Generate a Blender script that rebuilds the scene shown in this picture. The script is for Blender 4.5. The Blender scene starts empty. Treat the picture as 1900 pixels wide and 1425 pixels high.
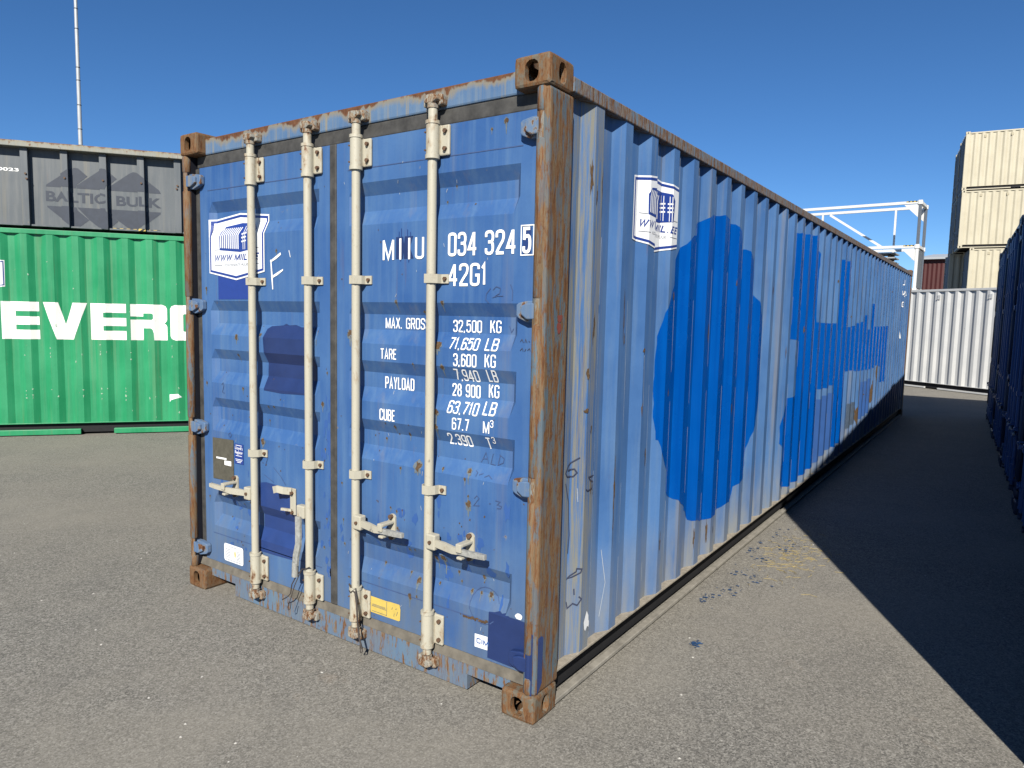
import bpy, bmesh, math, random
from mathutils import Vector, Matrix
from mathutils.geometry import tessellate_polygon
random.seed(7)
scn = bpy.context.scene
col = scn.collection
R = math.radians

# ------------------------------------------------------------------ camera, sky, sun, exposure
cam_d = bpy.data.cameras.new('camera'); cam = bpy.data.objects.new('camera', cam_d); col.objects.link(cam)
cam_d.sensor_fit = 'HORIZONTAL'; cam_d.sensor_width = 36; cam_d.lens = 24.855
cam_d.clip_start = .05; cam_d.clip_end = 2000
yaw, pitch, roll = -0.606848, -0.09529, 0.022154
f = Vector((math.sin(yaw)*math.cos(pitch), math.cos(yaw)*math.cos(pitch), math.sin(pitch)))
r = Vector((math.cos(yaw), -math.sin(yaw), 0)); u = r.cross(f)
rr = math.cos(roll)*r + math.sin(roll)*u; uu = -math.sin(roll)*r + math.cos(roll)*u
m = Matrix((rr, uu, -f)).transposed().to_4x4(); m.translation = Vector((1.4278, -2.2561, 1.6236))
cam.matrix_world = m
scn.camera = cam

SUN_EL = R(34.9); SUN_DIR = Vector((.467*math.cos(SUN_EL), -.884*math.cos(SUN_EL), math.sin(SUN_EL))).normalized()
world = bpy.data.worlds.new('World'); scn.world = world; world.use_nodes = True
nt = world.node_tree; nt.nodes.clear()
sky = nt.nodes.new('ShaderNodeTexSky'); sky.sky_type = 'NISHITA'; sky.sun_disc = False
sky.sun_elevation = SUN_EL; sky.sun_rotation = math.atan2(SUN_DIR.x, SUN_DIR.y)
sky.air_density = 1.0; sky.dust_density = 0; sky.ozone_density = 6.0; sky.altitude = 3000
bg = nt.nodes.new('ShaderNodeBackground'); bg.inputs[1].default_value = .061
wo = nt.nodes.new('ShaderNodeOutputWorld')
hs_ = nt.nodes.new('ShaderNodeHueSaturation'); hs_.inputs['Saturation'].default_value = 1.12
nt.links.new(sky.outputs[0], hs_.inputs['Color']); nt.links.new(hs_.outputs[0], bg.inputs[0]); nt.links.new(bg.outputs[0], wo.inputs[0])
sun_d = bpy.data.lights.new('sun', 'SUN'); sun_d.energy = 5; sun_d.angle = R(.5); sun_d.color = (1, .95, .86)
sun = bpy.data.objects.new('sun', sun_d); col.objects.link(sun)
sun.rotation_euler = (-SUN_DIR).to_track_quat('-Z', 'Y').to_euler(); sun.location = SUN_DIR*60
scn.view_settings.view_transform = 'Standard'; scn.view_settings.look = 'None'
scn.view_settings.exposure = .92; scn.view_settings.gamma = 1

# ------------------------------------------------------------------ materials
TONE = .64
class NB:
    "small node builder"
    def __init__(s, name):
        s.m = bpy.data.materials.new(name); s.m.use_nodes = True
        s.t = s.m.node_tree; s.n = s.t.nodes; s.b = s.n['Principled BSDF']
        s.tc = s.n.new('ShaderNodeTexCoord')
        s.oi = None
    def link(s, a, b): s.t.links.new(a, b)
    def set(s, sock, v):
        if hasattr(v, 'is_linked') or isinstance(v, bpy.types.NodeSocket): s.link(v, sock)
        else: sock.default_value = v
    def vec(s, scale=(1, 1, 1), loc=(0, 0, 0), rand=False):
        mp = s.n.new('ShaderNodeMapping'); mp.inputs['Scale'].default_value = scale
        mp.inputs['Location'].default_value = loc
        src = s.tc.outputs['Object']
        if rand:
            if s.oi is None: s.oi = s.n.new('ShaderNodeObjectInfo')
            ad = s.n.new('ShaderNodeVectorMath'); ad.operation = 'MULTIPLY_ADD'
            s.link(src, ad.inputs[2]); s.link(s.oi.outputs['Random'], ad.inputs[0]); ad.inputs[1].default_value = (37, 23, 11)
            src = ad.outputs[0]
        s.link(src, mp.inputs['Vector']); return mp.outputs[0]
    def noise(s, scale, detail=4, rough=.55, vec=None, dist=0):
        x = s.n.new('ShaderNodeTexNoise'); x.inputs['Scale'].default_value = scale
        x.inputs['Detail'].default_value = detail; x.inputs['Roughness'].default_value = rough
        x.inputs['Distortion'].default_value = dist
        s.link(vec if vec else s.tc.outputs['Object'], x.inputs['Vector']); return x.outputs['Fac']
    def voro(s, scale, vec=None, out='Distance', feature='F1'):
        x = s.n.new('ShaderNodeTexVoronoi'); x.feature = feature; x.inputs['Scale'].default_value = scale
        s.link(vec if vec else s.tc.outputs['Object'], x.inputs['Vector']); return x.outputs[out]
    def ramp(s, fac, stops, interp='LINEAR'):
        x = s.n.new('ShaderNodeValToRGB'); e = x.color_ramp.elements; x.color_ramp.interpolation = interp
        while len(e) < len(stops): e.new(.5)
        for k, (p, c) in enumerate(stops):
            e[k].position = p
            e[k].color = (c, c, c, 1) if isinstance(c, (int, float)) else (*c, 1)
        s.link(fac, x.inputs[0]); return x.outputs[0]
    def mix(s, fac, a, b, mode='MIX'):
        x = s.n.new('ShaderNodeMix'); x.data_type = 'RGBA'; x.blend_type = mode
        s.set(x.inputs[0], fac)
        for q, v in ((6, a), (7, b)):
            s.set(x.inputs[q], (*v, 1) if isinstance(v, tuple) and len(v) == 3 else v)
        return x.outputs[2]
    def math(s, op, a, b=0):
        x = s.n.new('ShaderNodeMath'); x.operation = op; x.use_clamp = True
        s.set(x.inputs[0], a); s.set(x.inputs[1], b); return x.outputs[0]
    def sep(s):
        x = s.n.new('ShaderNodeSeparateXYZ'); s.link(s.tc.outputs['Object'], x.inputs[0]); return x.outputs
    def range(s, v, a, b, c=0, d=1):
        x = s.n.new('ShaderNodeMapRange'); s.link(v, x.inputs[0])
        for q, k in enumerate((a, b, c, d)): x.inputs[q+1].default_value = k
        return x.outputs[0]
    def bump(s, h, strength=.3, dist=.002):
        x = s.n.new('ShaderNodeBump'); x.inputs['Strength'].default_value = strength; x.inputs['Distance'].default_value = dist
        s.link(h, x.inputs['Height']); s.link(x.outputs[0], s.b.inputs['Normal'])
    def done(s, colr, rough=.5, spec=.4, metal=0):
        colr = s.mix(1.0, colr, (TONE, TONE, TONE), 'MULTIPLY')     # all pigments share one albedo scale
        s.set(s.b.inputs['Base Color'], (*colr, 1) if isinstance(colr, tuple) and len(colr) == 3 else colr)
        s.set(s.b.inputs['Roughness'], rough); s.b.inputs['Specular IOR Level'].default_value = spec
        s.b.inputs['Metallic'].default_value = metal
        return s.m

RUST = [(.0, (.04, .02, .012)), (.4, (.105, .045, .02)), (.6, (.17, .075, .03)), (1, (.25, .135, .065))]

def paint(name, a, b, chalk=None, spots=.0, streak=.0, dirt=None, rough=.48, vscale=1.0, edge=None, spec=.35, rand=False, fade=.5, grime=None):
    "old paint: two tones, vertical weather streaks, rust freckles, dirt creeping up from a height"
    n = NB(name)
    big = n.noise(1.7*vscale, 5, .6, n.vec(rand=rand))
    c = n.mix(n.ramp(big, [(.36, 0), (.64, 1)]), a, b)
    st = n.noise(1, 5, .62, n.vec((22*vscale, 22*vscale, 1.1), (3, 1, 2), rand))
    chalk = chalk or tuple(min(1, k*1.25+.03) for k in b)
    c = n.mix(n.math('MULTIPLY', n.ramp(st, [(.45, 0), (.75, 1)]), fade), c, chalk)
    fine = n.noise(55, 4, .7)
    c = n.mix(n.ramp(fine, [(.3, .10), (.5, 0)]), c, tuple(k*.55 for k in a))
    if streak:
        s2 = n.noise(1, 6, .6, n.vec((13*vscale, 13*vscale, .45), (9, 4, 7), rand))
        fac = n.math('MULTIPLY', n.ramp(s2, [(.56, 0), (.68, 1)]), streak)
        c = n.mix(fac, c, (.30, .26, .17))
        s3 = n.noise(1, 7, .65, n.vec((30*vscale, 30*vscale, 1.3), (5, 8, 1), rand))
        c = n.mix(n.math('MULTIPLY', n.ramp(s3, [(.64, 0), (.70, 1)]), streak), c, (.17, .08, .035))
    if spots:
        sp = n.noise(17, 6, .62, n.vec((1, 1, .7), (2, 2, 2), rand))
        t = .76-spots*.12
        halo = n.ramp(sp, [(t-.05, 0), (t, .55)])
        c = n.mix(halo, c, (.29, .26, .18))
        rc = n.ramp(n.noise(60, 4, .7), RUST)
        c = n.mix(n.ramp(sp, [(t, 0), (t+.015, 1)]), c, rc)
    if grime:  # (axis, from, to, colour): weathered strip with vertical runs
        ax, z0, z1, gc = grime
        g = n.range(n.sep()[ax], z0, z1)
        gn = n.noise(1, 8, .72, n.vec((1, 60, 2.2), (2, 9, 4)))
        c = n.mix(n.math('MULTIPLY', n.math('MINIMUM', n.math('MULTIPLY', g, 3), 1), n.ramp(gn, [(.42, 0), (.58, .85)])), c, gc)
    if edge:   # (axis, from, to): rust eating in from an edge
        ax, z0, z1 = edge
        g = n.range(n.sep()[ax], z0, z1)
        e1 = n.noise(9, 6, .65, n.vec((1, 1, .35)))
        fe = n.math('ADD', n.math('MULTIPLY', g, .75), n.math('SUBTRACT', e1, .42))
        c = n.mix(n.ramp(fe, [(.42, 0), (.56, .8)]), c, (.27, .23, .15))
        c = n.mix(n.ramp(fe, [(.58, 0), (.64, 1)]), c, n.ramp(n.noise(40, 5, .7), RUST))
    if dirt:   # (z0, z1, colour)
        g = n.range(n.sep()[2], dirt[0], dirt[1], 1, 0)
        dn = n.noise(1, 5, .6, n.vec((9, 9, 2.5), (1, 6, 3), rand))
        c = n.mix(n.math('MULTIPLY', g, n.ramp(dn, [(.35, .2), (.7, 1)])), c, dirt[2])
    n.bump(n.noise(140, 3, .6), .12, .001)
    rg = n.ramp(big, [(.3, rough-.06), (.7, rough+.08)])
    return n.done(c, rg, spec)

def rusty(name, paintc=(.10, .19, .27), amount=.5, zs=.9, beige=(.24, .185, .11), rnd=False, paint2=(.19, .24, .25), cov=0, gap=0):
    "steel post or casting: vertical streaks of rust, bare primer and paint remnants"
    n = NB(name)
    a = n.noise(1, 10, .80, n.vec((80, 80, zs*1.7), (1, 2, 3), rnd))
    c = n.ramp(a, [(.28, (.045, .022, .014)), (.40, (.11, .048, .020)), (.48, (.185, .085, .034)), (.54, beige), (.62, (.12, .055, .025)), (.72, (.21, .105, .045)), (.85, (.25, .15, .08))])
    b = n.noise(1, 8, .70, n.vec((38, 38, zs*1.8), (7, 5, 1), rnd))
    d = n.noise(2.2, 3, .5, n.vec((1, 1, .5), (4, 4, 4), rnd))
    fac = n.math('MULTIPLY', n.ramp(b, [(.5-cov, 0), (.56-cov, 1)]), n.ramp(d, [(.5-.25*amount-.12, 0), (.5+.1, 1)]))
    c = n.mix(fac, c, n.mix(n.noise(1, 5, .6, n.vec((30, 30, 2))), paintc, paint2))
    rr_ = n.noise(30, 9, .78, n.vec((1, 1, .45), (3, 9, 2)))
    c = n.mix(n.ramp(rr_, [(.54+gap, 0), (.62+gap, .85)]), c, n.ramp(n.noise(90, 4, .7), RUST))
    n.bump(n.math('ADD', n.math('MULTIPLY', rr_, .7), n.math('MULTIPLY', a, .4)), .5, .004)
    return n.done(c, .78, .2)

def plain(name, c, rough=.6, spec=.3, var=.12, metal=0, scale=30):
    n = NB(name)
    k = n.noise(scale, 5, .6)
    cc = n.mix(n.ramp(k, [(.3, 0), (.7, 1)]), tuple(x*(1-var) for x in c), tuple(min(1.25, x*(1+var)) for x in c))
    return n.done(cc, rough, spec, metal)

def bar_mat(name, c=(.50, .47, .375)):
    n = NB(name)
    k = n.noise(1, 6, .62, n.vec((40, 40, 5)))
    cc = n.mix(n.ramp(k, [(.45, 0), (.8, .45)]), c, tuple(x*.8 for x in c))
    s = n.noise(24, 7, .68, n.vec((1, 1, .5)))
    zz_ = n.sep()[2]; ends = n.math('MAXIMUM', n.range(zz_, 2.15, 2.50), n.range(zz_, .45, .08))     # rust gathers at the bearings
    s = n.math('ADD', s, n.math('MULTIPLY', ends, .12))
    cc = n.mix(n.ramp(s, [(.58, 0), (.70, .75)]), cc, (.33, .235, .14))
    cc = n.mix(n.ramp(s, [(.69, 0), (.73, 1)]), cc, (.15, .07, .035))
    cc = n.mix(n.ramp(n.noise(14, 6, .7, n.vec((1, 1, .6), (8, 1, 3))), [(.66, 0), (.69, .8)]), cc, (.20, .19, .17))
    dk = n.noise(120, 3, .7)
    cc = n.mix(n.ramp(dk, [(.28, .45), (.4, 0)]), cc, (.25, .22, .17))
    return n.done(cc, .52, .35)

BLUE_A, BLUE_B = (.062, .128, .345), (.095, .185, .425)
M = {}
M['door'] = paint('faded_blue_door_paint', (.034, .106, .300), (.064, .158, .360), (.115, .215, .375), spots=.22, streak=.16, fade=.55,
                  dirt=(.12, .8, (.12, .155, .20)))
M['side'] = paint('faded_blue_side_paint', (.050, .135, .335), (.082, .195, .430), (.15, .245, .39), spots=.10, streak=.40, vscale=.8, fade=.6,
                  dirt=(.15, .60, (.30, .29, .24)), grime=(1, .55, .15, (.27, .25, .17)))
M['header'] = paint('header_paint', (.085, .165, .31), (.13, .215, .34), (.27, .30, .29), spots=.6, streak=.95, edge=(2, 2.46, 2.585), vscale=1.6)
M['sill_old'] = paint('sill_paint', (.085, .165, .27), (.15, .21, .27), (.27, .26, .22), spots=1.0, streak=1.0, dirt=(.0, .22, (.24, .20, .145)), vscale=1.5)
M['post'] = rusty('rusty_post', (.05, .12, .20), .75, 3.4, (.20, .15, .09), paint2=(.15, .18, .17), cov=.015)
M['post_far'] = rusty('rusty_far_post', (.10, .19, .32), .8)
M['casting'] = rusty('rusty_casting', (.17, .15, .115), .0, 9, (.20, .13, .07), paint2=(.14, .12, .09))
M['sill'] = rusty('rusty_sill', (.085, .165, .30), 3, 5, (.22, .20, .155), paint2=(.16, .225, .27), cov=.075, gap=.03)
M['rail'] = rusty('rusty_rail', (.12, .20, .33), .9, 4, (.27, .27, .25))
M['lip'] = plain('dusty_rail', (.30, .28, .24), .8, .2, .25, scale=18)
M['ledge'] = plain('dusty_ledge', (.36, .32, .26), .9, .1, .25, scale=40)
M['shade_and_dark_steel'] = plain('rail_shade_and_dark_steel', (.02, .02, .022), .8, .2)
M['gasket'] = plain('grey_rubber_gasket', (.062, .060, .056), .62, .35, .45, scale=16)
M['gasket_low'] = plain('dusty_rubber_gasket', (.145, .13, .105), .75, .25, .35, scale=14)
M['shade_and_rubber'] = plain('slot_shade_and_black_rubber', (.010, .011, .018), .7, .2)  # near-black for painted slot shade, and for real rubber on other containers
M['bar'] = bar_mat('cream_bar_paint')
M['cam'] = rusty('rusty_cam', (.45, .43, .36), .8, 14, (.42, .37, .28))
M['bolt'] = plain('rusty_bolt', (.13, .075, .045), .7, .3, .35, scale=90)
M['hinge'] = paint('hinge_paint', (.075, .145, .29), (.115, .195, .33), (.22, .25, .27), spots=1.25, streak=.7, vscale=2)
M['pin'] = rusty('hinge_pin_steel', (.30, .29, .26), .7, 6)
M['galv'] = plain('worn_galvanised_grip', (.40, .40, .37), .5, .4, .3, .2, 60)
M['wire'] = plain('old_wire', (.06, .05, .045), .6)
M['white'] = plain('white_marking', (1.02, 1.02, 1.0), .5, .3, .04)
M['sticker_white'] = plain('white_vinyl', (.92, .94, .96), .35, .4, .03)
M['sticker_blue'] = plain('blue_vinyl', (.022, .055, .28), .35, .4, .06)
M['grey_ink'] = plain('grey_ink', (.11, .125, .17), .5)
M['navy'] = plain('navy_overpaint', (.018, .038, .135), .42, .4, .14, scale=8)
M['navy2'] = plain('dark_blue_overpaint', (.022, .052, .19), .42, .4, .14, scale=8)
n = NB('fresh_bright_blue_paint')
rk = n.noise(1, 5, .6, n.vec((30, 30, 1.2))); rk2 = n.noise(2.5, 4, .6)
bc = n.mix(n.ramp(rk, [(.3, 0), (.7, 1)]), (.0, .070, .355), (.0, .098, .44))
bc = n.mix(n.ramp(rk2, [(.35, .35), (.6, 0)]), bc, (.0, .060, .32))
bc = n.mix(n.ramp(n.noise(120, 5, .7), [(.66, 0), (.74, .5)]), bc, (.10, .19, .36))
n.bump(n.noise(90, 3, .6, n.vec((1, 1, .3))), .15, .001)
M['bright'] = n.done(bc, n.ramp(rk2, [(.3, .22), (.7, .34)]), .5)
M['mid'] = plain('mid_blue_overpaint', (.04, .11, .33), .45, .3, .08, scale=6)
M['slate'] = plain('slate_paint', (.07, .10, .15), .5, .3, .2)
M['rust'] = None
n = NB('rust_mark'); M['rust'] = n.done(n.ramp(n.noise(70, 5, .7), [(.2, (.045, .03, .02)), (.5, (.10, .062, .034)), (.8, (.19, .13, .075))]), .85, .15)
M['halo'] = plain('rust_wash', (.135, .165, .19), .7, .2, .25, scale=50)
M['pen'] = plain('marker_pen', (.045, .055, .10), .6)
M['pen_soft'] = plain('faded_pen', (.055, .095, .22), .6)
M['chalk'] = plain('pale_scratch', (.45, .48, .52), .7)
M['wear'] = plain('pale_edge_wear', (.50, .53, .56), .7, .2, .3, scale=9)
M['plate'] = plain('weathered_plate', (.135, .125, .095), .55, .4, .2, .3, 50)
M['yellow'] = plain('yellow_label', (.66, .49, .12), .5, .3, .08)
M['black'] = plain('black_ink', (.02, .02, .02), .5)

# ------------------------------------------------------------------ geometry helpers
class MB:
    def __init__(s): s.bm = bmesh.new()
    def box(s, x0, x1, y0, y1, z0, z1, bev=0, seg=2):
        vs = [s.bm.verts.new((x, y, z)) for x in (x0, x1) for y in (y0, y1) for z in (z0, z1)]
        F = [(0, 1, 3, 2), (4, 6, 7, 5), (0, 4, 5, 1), (2, 3, 7, 6), (0, 2, 6, 4), (1, 5, 7, 3)]
        fs = [s.bm.faces.new([vs[i] for i in q]) for q in F]
        if bev:
            es = list({e for q in fs for e in q.edges})
            bmesh.ops.bevel(s.bm, geom=es, offset=bev, segments=seg, affect='EDGES', profile=.5)
        return s
    def prism(s, pts, d0, d1, axis='y', bev=0):
        "polygon in the two remaining axes, extruded along axis"
        def P(a, b, d): return {'x': (d, a, b), 'y': (a, d, b), 'z': (a, b, d)}[axis]
        A = [s.bm.verts.new(P(a, b, d0)) for a, b in pts]; B = [s.bm.verts.new(P(a, b, d1)) for a, b in pts]
        k = len(pts); fs = [s.bm.faces.new(A), s.bm.faces.new(B[::-1])]
        for i in range(k): fs.append(s.bm.faces.new([A[i], B[i], B[(i+1) % k], A[(i+1) % k]]))
        if bev:
            es = list({e for q in fs for e in q.edges})
            bmesh.ops.bevel(s.bm, geom=es, offset=bev, segments=2, affect='EDGES', profile=.5)
        return s
    def tube(s, pts, rad, n=12, cap=True):
        pts = [Vector(p) for p in pts]; rings = []
        rads = rad if isinstance(rad, (list, tuple)) else [rad]*len(pts)
        ref = None
        for i, p in enumerate(pts):
            t = (pts[min(i+1, len(pts)-1)]-pts[max(i-1, 0)])
            if t.length < 1e-9: t = Vector((0, 0, 1))
            t.normalize()
            if ref is None: ref = Vector((1, 0, 0)) if abs(t.x) < .9 else Vector((0, 1, 0))
            a = (ref-t*ref.dot(t)).normalized(); b = t.cross(a); ref = a
            rings.append([s.bm.verts.new(p+(a*math.cos(2*math.pi*k/n)+b*math.sin(2*math.pi*k/n))*rads[i]) for k in range(n)])
        for A, B in zip(rings, rings[1:]):
            for k in range(n):
                fc = s.bm.faces.new([A[k], A[(k+1) % n], B[(k+1) % n], B[k]]); fc.smooth = n > 6
        if cap:   # caps on their own vertices, so the smooth wall keeps its true normals
            for rg in (rings[0][::-1], rings[-1]): s.bm.faces.new([s.bm.verts.new(v_.co) for v_ in rg])
        return s
    def strap(s, pts, w, t, axis=(0, 0, 1)):
        "flat bar: w along axis, thickness t, swept through pts"
        pts = [Vector(p) for p in pts]; ax = Vector(axis); prev = None
        for i, p in enumerate(pts):
            d = (pts[min(i+1, len(pts)-1)]-pts[max(i-1, 0)]).normalized()
            side = d.cross(ax).normalized(); up = side.cross(d).normalized()
            ww = w[i] if isinstance(w, list) else w
            ring = [s.bm.verts.new(p+up*a*ww/2+side*b*t/2) for a, b in ((-1, -1), (1, -1), (1, 1), (-1, 1))]
            if prev:
                for k in range(4): s.bm.faces.new([prev[k], prev[(k+1) % 4], ring[(k+1) % 4], ring[k]])
            else: s.bm.faces.new(ring[::-1])
            prev = ring
        s.bm.faces.new(prev); return s
    def poly(s, pts):
        s.bm.faces.new([s.bm.verts.new(p) for p in pts]); return s
    def mesh(s, name):
        bmesh.ops.recalc_face_normals(s.bm, faces=s.bm.faces)
        me = bpy.data.meshes.new(name); s.bm.to_mesh(me); s.bm.free(); return me
    def build(s, name, mat, parent=None):
        return link(name, s.mesh(name), mat, parent)

def link(name, me, mat, parent=None):
    if mat and not me.materials: me.materials.append(mat)
    o = bpy.data.objects.new(name, me); col.objects.link(o)
    if parent: o.parent = parent
    return o
def empty(name, loc=(0, 0, 0), rz=0):
    o = bpy.data.objects.new(name, None); col.objects.link(o); o.location = loc; o.rotation_euler = (0, 0, rz)
    o.empty_display_size = .3; return o
def tag(o, label=None, cat=None, group=None, kind=None):
    if label: o['label'] = label
    if cat: o['category'] = cat
    if group: o['group'] = group
    if kind: o['kind'] = kind
    return o
KIDS = {}
def copy_tree(o, parent=None):
    c = o.copy(); col.objects.link(c); c.parent = parent
    for ch in o.children: copy_tree(ch, c)
    return c

# ---- surfaces for markings: map (u, v) on a face to a point, with the fold lines to cut along
class Surf:
    def __init__(s, fn, ub, vb): s.fn, s.ub, s.vb = fn, ub, vb
def drape(bm, surf, off):
    xs = [v.co.x for v in bm.verts]; ys = [v.co.y for v in bm.verts]
    for brk, k, lo, hi in ((surf.ub, 0, min(xs), max(xs)), (surf.vb, 1, min(ys), max(ys))):
        for b in brk:
            if lo+1e-4 < b < hi-1e-4:
                no = (1, 0, 0) if k == 0 else (0, 1, 0); co = (b, 0, 0) if k == 0 else (0, b, 0)
                bmesh.ops.bisect_plane(bm, geom=bm.verts[:]+bm.edges[:]+bm.faces[:], plane_co=co, plane_no=no, dist=1e-6)
    for v in bm.verts: v.co = Vector(surf.fn(v.co.x, v.co.y, off))
def tess(bm, p):
    V = [bm.verts.new((a, b, 0)) for a, b in p]
    for t in tessellate_polygon([[Vector((a, b, 0)) for a, b in p]]):
        try: bm.faces.new([V[i] for i in t])
        except ValueError: pass
def decal(name, polys, surf, mat, parent, off=.002):
    bm = bmesh.new()
    if name in ('rust_marks', 'rust_wash', 'blue_scuffs', 'pen_figures', 'paint_chips', 'chalk_scratches', 'hazard_stripe') and len(polys) > 1:
        for i, p in enumerate(polys):       # marks may cross one another: each on its own thin layer
            sub = bmesh.new(); tess(sub, p); drape(sub, surf, off+.00007*(i % 9))
            me = bpy.data.meshes.new('t'); sub.to_mesh(me); sub.free(); bm.from_mesh(me); bpy.data.meshes.remove(me)
    else:
        for p in polys: tess(bm, p)
        drape(bm, surf, off)
    me = bpy.data.meshes.new(name); bm.to_mesh(me); bm.free()
    o = link(name, me, mat, parent)
    if len(polys) > 1 and name in STUFF: o['kind'] = 'stuff'
    return o
STUFF = {'rust_marks', 'rust_wash', 'edge_wear', 'blue_scuffs', 'chalk_scratches', 'pen_figures', 'paint_runs', 'paint_chips', 'label_text', 'sticker_rules', 'sticker_logo_lines', 'plate_label', 'panel_seam', 'hazard_stripe', 'sticker_border', 'check_digit_frame', 'overpaint_patch'}
TEXT_CACHE = {}
def text_polys(s, bold=0):
    key = (s, bold)
    if key not in TEXT_CACHE:
        cu = bpy.data.curves.new('t', 'FONT'); cu.body = s; cu.size = 1; cu.offset = bold; cu.resolution_u = 4
        ob = bpy.data.objects.new('t', cu); col.objects.link(ob)
        bpy.context.view_layer.update()
        me = bpy.data.meshes.new_from_object(ob.evaluated_get(bpy.context.evaluated_depsgraph_get()))
        vs = [(v.co.x, v.co.y) for v in me.vertices]; fs = [tuple(p.vertices) for p in me.polygons]
        bpy.data.objects.remove(ob); bpy.data.curves.remove(cu); bpy.data.meshes.remove(me)
        x0 = min(a for a, b in vs); x1 = max(a for a, b in vs); y0 = min(b for a, b in vs); y1 = max(b for a, b in vs)
        TEXT_CACHE[key] = ([((a-x0)/(x1-x0), (b-y0)/(y1-y0)) for a, b in vs], fs)
    return TEXT_CACHE[key]
def text(name, runs, surf, mat, parent, off=.002, bold=.02, shear=0):
    "runs: (string, u0, u1, v0, v1)"
    bm = bmesh.new()
    for run in runs:
        s, u0, u1, v0, v1 = run[:5]
        vs, fs = text_polys(s, bold)
        q = [bm.verts.new((u0+(u1-u0)*a+shear*(v1-v0)*(b-.5), v0+(v1-v0)*b, 0)) for a, b in vs]
        for fc in fs:
            try: bm.faces.new([q[i] for i in fc])
            except ValueError: pass
    drape(bm, surf, off)
    me = bpy.data.meshes.new(name); bm.to_mesh(me); bm.free()
    return link(name, me, mat, parent)
def strip(pts, w, closed=False):
    "mitred strip of quads along a polyline, without overlaps"
    k = len(pts); L, R_ = [], []
    for i in range(k):
        p = Vector(pts[i]); a = Vector(pts[i-1]) if (i > 0 or closed) else None; b = Vector(pts[(i+1) % k]) if (i < k-1 or closed) else None
        d1 = (p-a).normalized() if a is not None and (p-a).length > 1e-9 else None
        d2 = (b-p).normalized() if b is not None and (b-p).length > 1e-9 else None
        d1 = d1 or d2; d2 = d2 or d1
        n1 = Vector((-d1.y, d1.x)); n2 = Vector((-d2.y, d2.x)); m_ = n1+n2
        m_ = n1 if m_.length < 1e-6 else m_.normalized()
        q = w/2/max(.45, m_.dot(n1)); L.append(tuple(p+m_*q)); R_.append(tuple(p-m_*q))
    return [[L[i], R_[i], R_[(i+1) % k], L[(i+1) % k]] for i in range(k if closed else k-1)]
def ribbon_polys(lines, w):
    return [q for pts in lines for q in strip(pts, w)]
def sm(pts, closed=False, it=2):
    for _ in range(it):
        out = [] if closed else [pts[0]]
        for i in range(len(pts) if closed else len(pts)-1):
            (a, b), (c, d) = pts[i], pts[(i+1) % len(pts)]
            out += [(a*.75+c*.25, b*.75+d*.25), (a*.25+c*.75, b*.25+d*.75)]
        if not closed: out.append(pts[-1])
        pts = out
    return pts
_ring = sm([(0, 0), (0, .25), (0, .75), (0, 1), (1, 1), (1, .75), (1, .25), (1, 0)], True)
_six = [sm([(.98, .80), (.98, 1), (0, 1), (0, .72), (0, .3)]), sm([(0, .05), (0, .58), (1, .58), (1, 0), (0, 0)], True)]
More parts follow.
